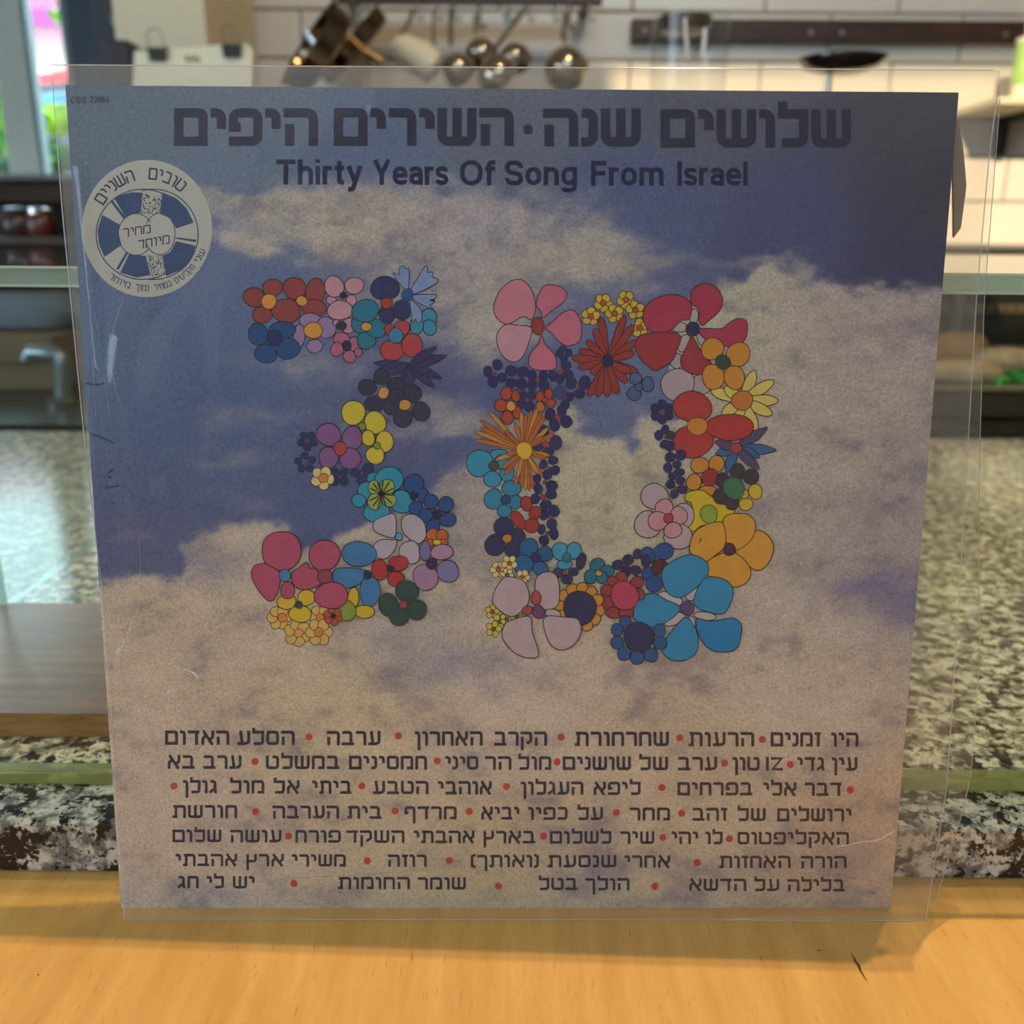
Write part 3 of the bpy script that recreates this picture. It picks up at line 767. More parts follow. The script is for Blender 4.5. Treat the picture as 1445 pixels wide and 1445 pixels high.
flower(9, [[(1130, 950), (1200, 945), (1270, 1010), (1285, 1100), (1240, 1200), (1170, 1250), (1100, 1220), (1040, 1150), (990, 1100), (1070, 1040)],
           [(1000, 805), (1090, 812), (1145, 880), (1130, 980), (1060, 1060), (985, 1090), (920, 1040), (905, 940), (890, 860), (930, 815)],
           [(830, 872), (890, 880), (912, 980), (900, 1070), (830, 1130), (760, 1180), (680, 1150), (630, 1090), (650, 980), (720, 910)],
           [(890, 1115), (980, 1110), (1070, 1180), (1110, 1260), (1080, 1340), (980, 1380), (900, 1330), (800, 1310), (755, 1240), (780, 1170)]], OR, (940, 1085, 50, 48), '463038')
flower(10, [(835, 145, 34, 42), (908, 125, 48, 38), (835, 228, 30, 32), (865, 275, 42, 38)], '2a4680', (890, 197, 37, 37), '502a28')
flower(10, [(825, 170, 22, 30), (787, 138, 22, 23), (743, 165, 25, 26), (695, 188, 25, 24), (733, 218, 24, 26), (778, 212, 25, 23)], '32284e', None, None, 0.7)
flower(10, [(1035, 315, 30, 38), (940, 345, 58, 28, 22), (960, 440, 52, 24, -28), (1035, 468, 20, 44), (1100, 425, 50, 20, 8)], 'aaa2a4')
flower(10, [[(1030, 140), (1110, 180), (1100, 250), (1000, 335), (930, 320), (900, 250), (920, 190)],
            [(1110, 245), (1200, 260), (1230, 320), (1190, 410), (1110, 405), (1050, 370), (1065, 300)],
            [(860, 320), (920, 350), (985, 385), (940, 440), (860, 475), (790, 455), (765, 410), (800, 340)],
            [(1015, 430), (1065, 510), (1060, 590), (1000, 632), (930, 620), (900, 570), (950, 490)],
            [(1060, 440), (1130, 450), (1230, 435), (1270, 480), (1240, 580), (1140, 585), (1080, 530), '1c74a8']], '2a7ca8', (1017, 388, 32, 34), '56406c')
flower(10, [(710, 248, 30, 30), (672, 265, 26, 26), (785, 268, 32, 28), (798, 325, 24, 26), (645, 305, 28, 28), (650, 362, 30, 32), (675, 410, 36, 26), (735, 410, 34, 26)], '883a3c', (727, 330, 66, 66), 'a63a56')
flower(10, ring(518, 385, 90, 27, 12, 8), 'b6802a', (520, 388, 80, 78), '262850')
flower(10, [(730, 450, 28, 26), (693, 488, 28, 28), (693, 548, 30, 30), (725, 598, 32, 32), (785, 618, 34, 30), (850, 605, 34, 32), (892, 548, 30, 32), (888, 492, 30, 30)], '284e82', (793, 520, 72, 68), '2b2a52')
for (x, y, r_) in ((115, 405, 22), (150, 450, 24), (120, 485, 24), (180, 438, 20), (228, 425, 20)):
    flower(10, ring(x, y, r_, r_ * 0.6, 5, rng.uniform(0, 72)), 'b9aa48', (x, y, 7, 7), '8a4a28', 0.7)
flower(10, [[(165, 250), (215, 245), (265, 270), (285, 350), (240, 410), (190, 425), (120, 370), (125, 310)],
            [(330, 235), (385, 220), (420, 260), (420, 370), (360, 395), (325, 360), (312, 280)],
            (318, 342, 22, 34, 0, '9c4244'), (277, 398, 24, 20, 0, '9c4244'), (395, 415, 36, 22, 10),
            [(290, 430), (300, 500), (325, 580), (320, 615), (260, 615), (200, 580), (160, 520), (175, 460), (230, 435)],
            [(370, 425), (450, 430), (510, 440), (525, 500), (490, 560), (430, 582), (380, 550), (350, 460)]], 'a6949a', (328, 405, 28, 32), '66406a')


# ---------------------------------------------------------------- lettering, drawn stroke by stroke
def glyphs(t, th=None):
    """centre-line strokes; unit height, list of (points with corner radius, closed)"""
    L, T, B = t / 2, 1 - t / 2, t / 2
    g = {}
    def W(w): return w - t / 2
    r = 0.16
    w = .92; Rr = W(w)
    g['ה'] = (w, [([(0, T), (Rr, T, r), (Rr, 0)], 0), ([(L + .04, 0), (L + .04, .58)], 0)])
    w = 1.04; Rr = W(w)
    g['ש'] = (w, [([(L, 1), (L, B, r), (Rr, B, r), (Rr, 1)], 0), ([(w / 2, 1), (w / 2, B)], 0)])
    w = .9; Rr = W(w)
    g['ם'] = (w, [([(L, B), (L, T), (Rr, T, r * .7), (Rr, B)], 1)])
    w = .42; Rr = W(w)
    g['י'] = (w, [([(0, T), (Rr, T, r), (Rr, .45)], 0)])
    g['ו'] = (w, [([(0, T), (Rr, T, r), (Rr, 0)], 0)])
    g['ן'] = (w, [([(0, T), (Rr, T, r), (Rr, -.32)], 0)])
    w = .74; Rr = W(w)
    g['ר'] = (w, [([(0, T), (Rr, T, r), (Rr, 0)], 0)])
    w = .82
    g['ד'] = (w, [([(0, T), (w, T)], 0), ([(w - t * .95, T), (w - t * .95, 0)], 0)])
    w = .8; Rr = W(w)
    g['ל'] = (w, [([(L, 1.2), (L, T), (Rr, T), (Rr, B, r), (.1, B)], 0)])
    w = .44; Rr = W(w)
    g['נ'] = (w, [([(0.02, T), (Rr, T, r), (Rr, B, r), (0, B)], 0)])
    w = .9; Rr = W(w)
    g['פ'] = (w, [([(.32, .5), (L, .5), (L, T, r), (Rr, T, r), (Rr, B, r), (0, B)], 0)])
    w = .74; Rr = W(w)
    g['כ'] = (w, [([(.04, T), (Rr, T, r), (Rr, B, r), (.02, B)], 0)])
    w = .86
    g['ב'] = (w, [([(.04, T), (w - t, T, r), (w - t, B)], 0), ([(0, B), (w, B)], 0)])
    w = .84; Rr = W(w)
    g['ק'] = (w, [([(0, T), (Rr, T, r), (Rr, .34, .1), (Rr - .3, .16)], 0), ([(L + .02, .62), (L + .02, -.3)], 0)])
    w = .86; Rr = W(w)
    g['ס'] = (w, [([(L, B, r), (L, T, .03), (Rr, T, r), (Rr, B, r)], 1)])
    w = .86; Rr = W(w)
    g['ע'] = (w, [([(Rr, 1), (Rr, B + .08, r), (.5, B, .1), (0, B)], 0), ([(L + .1, 1), (L + .22, B)], 0)])
    w = .9; Rr = W(w)
    g['א'] = (w, [([(L + .02, 1), (Rr - .02, 0)], 0), ([(L, 0), (L, .46, .06), (L + .22, .66)], 0), ([(Rr, 1), (Rr, .55, .06), (Rr - .22, .36)], 0)])
    w = .84; Rr = W(w)
    g['ח'] = (w, [([(L, 0), (L, T, .04), (Rr, T, r), (Rr, 0)], 0)])
    w = .94; Rr = W(w)
    g['ת'] = (w, [([(0, B), (L + .14, B), (L + .14, T)], 0), ([(.06, T), (Rr, T, r), (Rr, 0)], 0)])
    w = .46
    g['ז'] = (w, [([(0, T), (w, T)], 0), ([(w / 2 + .04, T), (w / 2 + .04, 0)], 0)])
    w = .92; Rr = W(w)
    g['ט'] = (w, [([(L, 1), (L, B, r), (Rr, B, r), (Rr, T, r), (.46, T)], 0)])
    w = .6; Rr = W(w)
    g['ג'] = (w, [([(.08, T), (Rr - .06, T, r), (Rr - .06, .35), (Rr, 0)], 0), ([(Rr - .06, .38), (.02, .06)], 0)])
    w = .76; Rr = W(w)
    g['ץ'] = (w, [([(L, 1), (L, -.3)], 0), ([(Rr, 1), (Rr, .42, r), (L, .42)], 0)])
    w = .74; Rr = W(w)
    g['ך'] = (w, [([(0, T), (Rr, T, r), (Rr, -.32)], 0)])
    w = .8; Rr = W(w)
    g['ף'] = (w, [([(.3, .5), (L, .5), (L, T, r), (Rr, T, r), (Rr, -.32)], 0)])
    w = .9; Rr = W(w)
    g['מ'] = (w, [([(L, 0), (L, T, .04), (Rr, T, r), (Rr, B), (.42, B)], 0)])
    g['צ'] = (w, [([(0, B), (Rr, B), (L, 1)], 0), ([(Rr, 1), (Rr, .5), (Rr - .3, .4)], 0)])
    w = .34
    g['('] = (w, [([(w, 1.02), (L, .86), (L, .14), (w, -.02)], 0)])
    g[')'] = (w, [([(0, 1.02), (w - L, .86), (w - L, .14), (0, -.02)], 0)])
    g[' '] = (.45, [])
    # latin
    X = .745 - t / 2; xh = .745
    g['T'] = (.74, [([(0, T), (.74, T)], 0), ([(.37, T), (.37, 0)], 0)])
    w = .6; Rr = W(w)
    g['h'] = (w, [([(L, 1), (L, 0)], 0), ([(L, .42), (L, X, .2), (Rr, X, .2), (Rr, 0)], 0)])
    g['n'] = (w, [([(L, xh), (L, 0)], 0), ([(L, .42), (L, X, .2), (Rr, X, .2), (Rr, 0)], 0)])
    g['i'] = (t, [([(L, xh), (L, 0)], 0), ([(L, 1), (L, .86)], 0)])
    g['l'] = (t, [([(L, 1), (L, 0)], 0)])
    g['I'] = (t, [([(L, 1), (L, 0)], 0)])
    g['r'] = (.38, [([(L, xh), (L, 0)], 0), ([(L, .42), (L, X, .18), (.38, X)], 0)])
    g['t'] = (.38, [([(.19, .94), (.19, B, .1), (.37, B)], 0), ([(0, X + .01), (.37, X + .01)], 0)])
    g['y'] = (.62, [([(.09, xh), (.34, .06)], 0), ([(.53, xh), (.3, -.02), (.24, -.19, .07), (.06, -.19)], 0)])
    g['Y'] = (.78, [([(.1, 1), (.39, .42), (.39, 0)], 0), ([(.68, 1), (.39, .42)], 0)])
    w = .62; Rr = W(w)
    g['e'] = (w, [([(L, .38), (Rr, .38), (Rr, X, .24), (L, X, .24), (L, B, .24), (Rr, B, .2), (Rr, .2)], 0)])
    g['o'] = (w, [([(L, B, .25), (L, X, .25), (Rr, X, .25), (Rr, B, .25)], 1)])
    g['g'] = (w, [([(L, B, .24), (L, X, .24), (Rr, X, .2), (Rr, B, .24)], 1), ([(Rr, xh), (Rr, -.2, .18), (L, -.2, .15), (L, -.1)], 0)])
    w = .57; Rr = W(w)
    g['a'] = (w, [([(L, .52), (L, X, .17), (Rr, X, .17), (Rr, 0)], 0), ([(Rr, .42), (L, .4, .13), (L, B, .15), (Rr, B + .02, .12), (Rr, .3)], 0)])
    w = .54; Rr = W(w)
    g['s'] = (w, [([(Rr, .53), (Rr, X, .15), (L, X, .15), (L, .4, .13), (Rr, .33, .13), (Rr, B, .15), (L, B, .15), (L, .2)], 0)])
    w = .84; Rr = W(w)
    g['O'] = (w, [([(L, B, .33), (L, T, .33), (Rr, T, .33), (Rr, B, .33)], 1)])
    g['f'] = (.37, [([(.14, 0), (.14, T, .12), (.37, T)], 0), ([(0, X + .01), (.36, X + .01)], 0)])
    w = .72; Rr = W(w)
    g['S'] = (w, [([(Rr, .7), (Rr, T, .2), (L, T, .2), (L, .54, .17), (Rr, .44, .17), (Rr, B, .2), (L, B, .2), (L, .3)], 0)])
    g['F'] = (.6, [([(L, 1), (L, 0)], 0), ([(L, T), (.6, T)], 0), ([(L, .5), (.55, .5)], 0)])
    w = .94; Rr = W(w)
    g['m'] = (w, [([(L, xh), (L, 0)], 0), ([(L, .42), (L, X, .17), (w / 2, X, .17), (w / 2, 0)], 0), ([(w / 2, .42), (w / 2, X, .17), (Rr, X, .17), (Rr, 0)], 0)])
    w = .7; Rr = W(w)
    g['C'] = (w, [([(Rr, .7), (Rr, T, .24), (L, T, .26), (L, B, .26), (Rr, B, .24), (Rr, .3)], 0)])
    g['B'] = (w, [([(L, B), (L, T), (Rr - .03, T, .17), (Rr - .03, .52, .17), (L, .52)], 0), ([(L, .52), (Rr, .52, .17), (Rr, B, .17), (L, B)], 0)])
    w = .62; Rr = W(w)
    g['2'] = (w, [([(L, .7), (L, T, .2), (Rr, T, .2), (Rr, .58, .15), (L, B), (w, B)], 0)])
    g['0'] = (w, [([(L, B, .22), (L, T, .22), (Rr, T, .22), (Rr, B, .22)], 1)])
    g['6'] = (w, [([(Rr, .78), (Rr, T, .18), (L, T, .22), (L, B, .2), (Rr, B, .2), (Rr, .56, .2), (L, .56)], 0)])
    g['4'] = (w, [([(w * .72, 0), (w * .72, 1), (0, .26), (w, .26)], 0)])
    g['|'] = (t, [([(L, 1), (L, 0)], 0)])
    w = .8
    g['Z'] = (w, [([(0, T), (w - .1, T), (.12, B), (w, B)], 0)])
    return g

def fillet(pts, closed):
    n_ = len(pts); out = []
    for i, p in enumerate(pts):
        P = np.array(p[:2], float); r = p[2] if len(p) > 2 else 0
        if r <= 0 or (not closed and i in (0, n_ - 1)):
            out.append(P); continue
        A = np.array(pts[i - 1][:2], float); C_ = np.array(pts[(i + 1) % n_][:2], float)
        a, c = A - P, C_ - P; la, lc = np.linalg.norm(a), np.linalg.norm(c)
        r = min(r, la * .5 if (len(pts[i - 1]) > 2) else la, lc * .5 if (len(pts[(i + 1) % n_]) > 2) else lc)
        p0, p1 = P + a / la * r, P + c / lc * r
        for k in range(6):
            s_ = k / 5
            # circular-ish: quarter arc through weighted bezier
            w_ = 0.7071
            b0, b1, b2 = (1 - s_) ** 2, 2 * s_ * (1 - s_) * w_, s_ * s_
            out.append((p0 * b0 + P * b1 + p1 * b2) / (b0 + b1 + b2))
    return np.array(out)
def ribbon(pts, closed, t, th):
    """outline offset of a centre line -> (verts, quads)"""
    P = [pts[0]]
    for q in pts[1:]:
        if np.linalg.norm(q - P[-1]) > 1e-5: P.append(q)
    if closed and np.linalg.norm(P[0] - P[-1]) < 1e-5: P.pop()
    P = np.array(P); n_ = len(P); A = []; Bv = []
    for i in range(n_):
        if closed or 0 < i < n_ - 1:
            d0 = P[i] - P[i - 1]; d1 = P[(i + 1) % n_] - P[i]
        elif i == 0: d0 = d1 = P[1] - P[0]
        else: d0 = d1 = P[-1] - P[-2]
        d0 = d0 / np.linalg.norm(d0); d1 = d1 / np.linalg.norm(d1)
        n0 = np.array([-d0[1], d0[0]]); n1 = np.array([-d1[1], d1[0]])
        m_ = n0 + n1; l2 = m_ @ m_
        m_ = n0 if l2 < 0.15 else m_ * 2 / l2
        ml = np.linalg.norm(m_)
        if ml > 1.5: m_ = m_ * 1.5 / ml
        # horizontal strokes may be a bit thinner than upright ones
        off = m_ * t / 2
        A.append(P[i] + off); Bv.append(P[i] - off)
    fs = [(i, (i + 1) % n_, n_ + (i + 1) % n_, n_ + i) for i in range(n_ if closed else n_ - 1)]
    return np.array(A + Bv), fs
_gc = {}
def put_text(pm, word, xl, xr, yt, yb, t, off, mat, gap=0.13, rtl=True, mapf=None, slope=0.0):
    """word stretched between xl and xr; top yt and baseline yb in photo measurements"""
    if t not in _gc: _gc[t] = glyphs(t)
    G = _gc[t]
    seq = list(word[::-1]) if rtl else list(word)
    if rtl: seq = [{'(': ')', ')': '('}.get(c, c) if False else c for c in seq]
    tot = sum(G[c][0] for c in seq) + gap * (len(seq) - 1)
    sx = (xr - xl) / tot; sy = yb - yt
    x = xl
    asp = sx / sy
    for c in seq:
        w, strokes = G[c]
        for pts, closed in strokes:
            pl = [((p[0] * asp, p[1]) + tuple(p[2:])) for p in pts]
            v, f = ribbon(fillet(pl, closed), closed, t * min(1, asp * .5 + .5) if asp < 1 else t, t)
            V = np.stack([x + v[:, 0] * sy, yb - v[:, 1] * sy + slope * (x - xl + v[:, 0] * sy)], 1)
            if mapf is not None: V = mapf(V)
            pm.quads(V, f, off, mat)
        x += (w + gap) * sx

TITLE = ink('24263e', 0.04)
tp = PM()
put_text(tp, 'היפים', 245.6, 448.7, 152.6, 206, .25, 9e-5, TITLE, .07)
put_text(tp, 'השירים', 471, 725, 152.4, 206, .25, 9e-5, TITLE, .07)
tp.poly(spline([(740, 177), (750, 177), (751, 188), (740, 188.5)], 3), 9e-5, TITLE)
put_text(tp, 'שנה', 766, 904.4, 153, 207, .25, 9e-5, TITLE, .07)
put_text(tp, 'שלושים', 932, 1201, 154, 208.5, .25, 9e-5, TITLE, .07)
tp.build('title_lettering', jacket)['label'] = 'large dark blue Hebrew title across the top'
LAT = ink('181b3e', 0.04)
lp = PM()
for (wd, a, b, y0, y1) in (('Thirty', 389.9, 511.5, 225, 260.5), ('Years', 525.8, 632.5, 225.5, 261), ('Of', 648.7, 699, 226, 261.5), ('Song', 712.2, 814.5, 226.5, 261.5),
                           ('From', 834, 936.5, 227, 262), ('Israel', 956, 1055, 227.5, 262)):
    put_text(lp, wd, a, b, y0, y1, .185, 9e-5, LAT, .085, rtl=False)
lp.build('english_title_lettering', jacket)['label'] = 'dark blue line reading Thirty Years Of Song From Israel'
cp = PM()
put_text(cp, 'CBS', 100, 122, 136.5, 145.5, .16, 9e-5, ink('2c3c50', 0.05), .16, rtl=False)
put_text(cp, '22064', 127, 154, 136, 145, .2, 9e-5, ink('26344a', 0.05), .12, rtl=False)
cp.build('catalogue_number', jacket)['label'] = 'small faint number printed in the top left corner'

LT = ink('1e2236', 0.04); LT_LIT = ink('34282c', 0.04)  # second is the same ink, browned by warm light put into its colour
LINES = [
 (1030.6, 1033.4, 20.4, [('האדום', 232.8, 323.8), ('הסלע', 334.9, 416.2), ('ערבה', 461, 537), ('האחרון', 585, 681.3), ('הקרב', 697.5, 772.2), ('שחרחורת', 811, 944), ('הרעות', 971.7, 1064.5), ('זמנים', 1087.5, 1158.4), ('היו', 1172.9, 1211.4)],
  [(435.9, 1040), (562, 1038.4), (791.7, 1040), (959.3, 1041.4), (1075.8, 1043.5)]),
 (1065.4, 1068.6, 19.4, [('בא', 236.3, 274.7), ('ערב', 286.8, 341), ('במשלט', 375, 478.8), ('חמסינים', 492.3, 602.7), ('סיני', 628.3, 675), ('הר', 684.4, 722), ('מול', 731.3, 778.2), ('שושנים', 794, 890.5), ('של', 901.8, 943), ('ערב', 956.5, 1012.2), ('טון', 1033.4, 1072.2), ('Z|', 1080.7, 1104.7), ('גדי', 1125.2, 1163.7), ('עין', 1173.6, 1210)],
  [(359.8, 1074.7), (617, 1073.7), (786, 1075.3), (1022.5, 1077), (1115.3, 1078.8)]),
 (1100.4, 1104.4, 19.0, [('גולן', 258, 306.5), ('מול', 324.5, 373.3), ('אל', 386, 423), ('ביתי', 440.4, 495.8), ('הטבע', 526.2, 605), ('אוהבי', 618, 694), ('העגלון', 734.8, 823.4), ('ליפא', 837.5, 904.2), ('בפרחים', 955.8, 1061.7), ('אלי', 1077.2, 1124.1), ('דבר', 1135.4, 1187.7)],
  [(245.3, 1109.3), (510.6, 1109), (714.8, 1109.7), (933.9, 1111.3), (1200, 1114.8)]),
 (1135.6, 1141, 18.5, [('חורשת', 243.2, 334.9), ('הערבה', 384.4, 478.8), ('בית', 489.9, 538.3), ('מרדף', 570.2, 644.6), ('יביא', 679.2, 733), ('כפיו', 745.4, 801.2), ('על', 814.6, 851.3), ('מחר', 888.4, 945.9), ('זהב', 977, 1026.4), ('של', 1040.5, 1080.7), ('ירושלים', 1096.6, 1201.8)],
  [(360.5, 1145.3), (557.7, 1144.3), (662.2, 1145), (869.7, 1146.6), (962.1, 1147.7)]),
 (1170.4, 1174.2, 18.0, [('שלום', 243.2, 312.7), ('עושה', 324.8, 397.5), ('פורח', 416.5, 481.2), ('השקד', 488.2, 571.2), ('אהבתי', 584, 669.8), ('בארץ', 682, 755.3), ('לשלום', 775.8, 863), ('שיר', 875.3, 923.6), ('יהי', 947.6, 985.4), ('לו', 995.3, 1020), ('האקליפטוס', 1040.5, 1198.3)],
  [(407.2, 1179.9), (767, 1179.8), (935.3, 1181.9), (1029.2, 1183.6)]),
 (1204.6, 1207.9, 17.5, [('אהבתי', 247.7, 334.9), ('ארץ', 347.3, 401), ('משירי', 412, 488.2), ('רוזה', 547, 602.4), (')ואותך(', 664, 760.6), ('שנסעת', 773, 870), ('אחרי', 881.3, 945.9), ('האחזות', 1014.8, 1116), ('הורה', 1130.2, 1194.8)],
  [(518.3, 1214.5), (634.2, 1214.2), (983.7, 1217.2)]),
 (1235.8, 1240.8, 17.5, [('חג', 250.4, 280.6), ('לי', 291.6, 316.2), ('יש', 328.3, 359.5), ('החומות', 477, 578.8), ('שומר', 589.5, 657.7), ('בטל', 759.9, 814.6), ('הולך', 825.9, 888.7), ('הדשא', 972.3, 1053.5), ('על', 1064, 1100), ('בלילה', 1111, 1191.9)],
  [(414.8, 1246.7), (703.4, 1250.2), (924, 1250.7)]),
]
REDD = ink('a83c34', 0.05)
for (yl, yr, hh, words, dots) in LINES:
    pm = PM()
    for (wd, a, b) in words:
        y = yl + (yr - yl) * (((a + b) / 2 - 230) / 980)
        put_text(pm, wd, a, b, y, y + hh, .215, 9e-5, LT_LIT if (a + b) / 2 > 930 else LT, .12)
    ln = pm.build('track_title_line', jacket)
    for (x, y) in dots:
        pd = PM(); pd.poly(ellipse(x, y, 5.1, 5.1, 0, 18, 0.02), 9e-5, REDD); pd.build('red_dot', ln)

# ---- round price sticker
SP = PM(); SO, SS = np.array([110.0, 220.0]), 200 / 1445
PAPER = ink('a9aaa0', 0.04); SBL = ink('223c68', 0.06); SDK = ink('22304e', 0.04)
nr, na = 7, 56
sp = [(207.6, 322.4)]
for i in range(1, nr + 1):
    for k in range(na):
        a = 2 * math.pi * k / na
        sp.append((207.6 + 92.0 * i / nr * math.cos(a), 322.4 + 97.0 * i / nr * math.sin(a)))
fs = [(0, 1 + k, 1 + (k + 1) % na) for k in range(na)]
for i in range(1, nr):
    for k in range(na):
        a, b = 1 + (i - 1) * na, 1 + i * na; k2 = (k + 1) % na
        fs.append((a + k, b + k, b + k2, a + k2))
SP.quads(np.array(sp), fs, 1.6e-4, PAPER)
# rim thickness
rim = np.array(sp[1 + (nr - 1) * na:])
stk = SP.build('price_sticker', jacket); stk['label'] = 'round white sticker with blue emblem and Hebrew lettering'
EM = PM()
def sz(pts): return np.asarray(pts, float) * SS + SO
for pl in ([(245, 600), (425, 700), (415, 800), (445, 910), (270, 1030), (215, 900), (200, 760)],
           [(370, 435), (450, 395), (550, 370), (660, 375), (640, 580), (560, 590), (490, 630)],
           [(330, 465), (350, 448), (485, 620), (465, 642)],
           [(860, 372), (1000, 430), (1110, 535), (1180, 680), (1000, 740), (950, 640), (835, 590)],
           [(1000, 870), (1200, 915), (1160, 1050), (1060, 1160), (900, 1225), (860, 1020), (940, 980)],
           [(1000, 830), (1205, 853), (1205, 880), (1000, 845)],
           [(520, 1000), (690, 1020), (740, 1215), (600, 1240), (430, 1190)],
           [(390, 1150), (412, 1165), (512, 992), (490, 982)]):
    EM.poly(sz(pl), 2.2e-4, SBL)
def arcline(pm, cx, cy, rx, ry, a0, a1, w, off):
    a = np.linspace(R(a0), R(a1), 40)
    stroke_px(pm, sz(np.stack([cx + rx * np.cos(a), cy + ry * np.sin(a)], 1)), w * SS, off, SDK)
arcline(EM, 660, 800, 475, 460, 60, 285, 11, 2.3e-4); arcline(EM, 770, 800, 455, 460, -105, 95, 11, 2.3e-4)
arcline(EM, 660, 800, 475, 460, 285, 305, 11, 2.3e-4)
arcline(EM, 592, 800, 180, 212, 40, 325, 9, 2.3e-4); arcline(EM, 835, 795, 155, 212, -150, 150, 9, 2.3e-4)
for (x0, y0, x1, y1) in ((648, 392, 846, 590), (700, 1015, 880, 1225)):
    for k in range(95):
        x, y = rng.uniform(x0, x1), rng.uniform(y0, y1)
        EM.poly(sz(ellipse(x, y, 6, 8, 0, 6)), 2.4e-4, SDK)
EM.build('sticker_emblem', stk)
TX = PM()
c0 = np.array([703.0, 735.0])
def arc_map(ang, rad, inward=False):
    """letters drawn around local origin 0,0 (x right, y down) -> ring"""
    a = R(ang)
    def f(V):
        x, y = V[:, 0], V[:, 1]
        er = np.array([math.cos(a), -math.sin(a)]); et = np.array([math.sin(a), math.cos(a)])
        if inward: er, et = er, -et; 
        if not inward:
            P = c0 + er * rad + np.outer(x, et) + np.outer(-y, er)
        else:
            P = c0 + er * rad + np.outer(x, et) + np.outer(y, er)
        return sz(P)
    return f
for wd, a0, a1 in (('טובים', 47, 88), ('השניים', 104, 152)):
    n_ = len(wd); tw = [glyphs(.16)[c][0] for c in wd]; tt = sum(tw) + .14 * (n_ - 1); acc = 0
    for c, w_ in zip(wd, tw):
        ang = a0 + (a1 - a0) * (acc + w_ / 2) / tt
        ww = w_ * (math.radians(a1 - a0) * 560) / tt
        put_text(TX, c, -ww / 2, ww / 2, -62, 62, .16, 2.4e-4, SDK, mapf=arc_map(ang, 555))
        acc += w_ + .14
for wd, a0, a1 in (('שני', -21, -35), ('תקליטים', -39, -62), ('במחיר', -66, -83), ('נמוך', -88, -101), ('מיוחד', -106, -128)):
    n_ = len(wd); tw = [glyphs(.16)[c][0] for c in wd]; tt = sum(tw) + .14 * (n_ - 1); acc = 0
    for c, w_ in zip(wd, tw):
        ang = a0 + (a1 - a0) * (acc + w_ / 2) / tt
        ww = w_ * (math.radians(abs(a1 - a0)) * 612) / tt
        put_text(TX, c, -ww / 2, ww / 2, -32, 32, .16, 2.4e-4, SDK, mapf=arc_map(ang, 612, True))
        acc += w_ + .14
def slant(V): return sz(V)
put_text(TX, 'מחיר', 458, 742, 742, 832, .15, 2.4e-4, SDK, slope=-.16, mapf=slant)
put_text(TX, 'מיוחד', 612, 935, 862, 955, .15, 2.4e-4, SDK, slope=-.19, mapf=slant)
TX.build('sticker_lettering', stk)

# ================================================================ CLEAR PLASTIC SLEEVE
FILM = mat_clear('clear plastic film', (0.955, 0.945, 0.93), 0.5, 0.05, 0.075, (0.85, 0.86, 0.88), 0.10)
FILM2 = mat_clear('clear plastic film back', (0.95, 0.94, 0.92), 0.6, 0.05, 0.12, (0.86, 0.84, 0.80), 0.10)
SEAM = mat_clear('welded film edge', (0.85, 0.87, 0.88), 3.0, 0.12, 0.45, (0.95, 0.96, 0.98))
sleeve = empty('plastic_record_sleeve', (0, 0, 0), 'clear plastic outer sleeve wrinkled on the left, wrapping the record jacket', 'plastic sleeve')
RID = [([(222, 405), (168, 480), (160, 540), (172, 580), (188, 640), (192, 735)], 8, .0030), ([(112, 235), (128, 400), (140, 520), (150, 565), (168, 650), (180, 745)], 5, .0016),
       ([(98, 260), (118, 420), (132, 620), (150, 800)], 5, .0006), ([(190, 745), (198, 770), (196, 850), (170, 925)], 4, .0006), ([(168, 925), (195, 980), (225, 1100), (240, 1130)], 4, .0006),
       ([(168, 925), (180, 1040), (195, 1110)], 4, .0005), ([(175, 922), (260, 938), (285, 965), (240, 985)], 9, .0009), ([(230, 700), (290, 755)], 14, .0010),
       ([(420, 1200), (700, 1235), (1010, 1232), (1150, 1228), (1250, 1190)], 6, .0006), ([(490, 1120), (440, 1140), (400, 1160)], 10, .0008), ([(340, 1075), (328, 1090)], 4, .0006),
       ([(300, 300), (520, 160)], 8, .0003), ([(1060, 250), (1170, 400)], 30, .0006), ([(1300, 920), (1270, 1050), (1240, 1250)], 16, .0007)]
def seg_d(X, Y, pl):
    D = np.full(X.shape, 1e9)
    for (a, b) in zip(pl[:-1], pl[1:]):
        ax, ay = a; bx, by = b; dx, dy = bx - ax, by - ay
        t = np.clip(((X - ax) * dx + (Y - ay) * dy) / (dx * dx + dy * dy), 0, 1)
        D = np.minimum(D, np.hypot(X - ax - t * dx, Y - ay - t * dy))
    return D
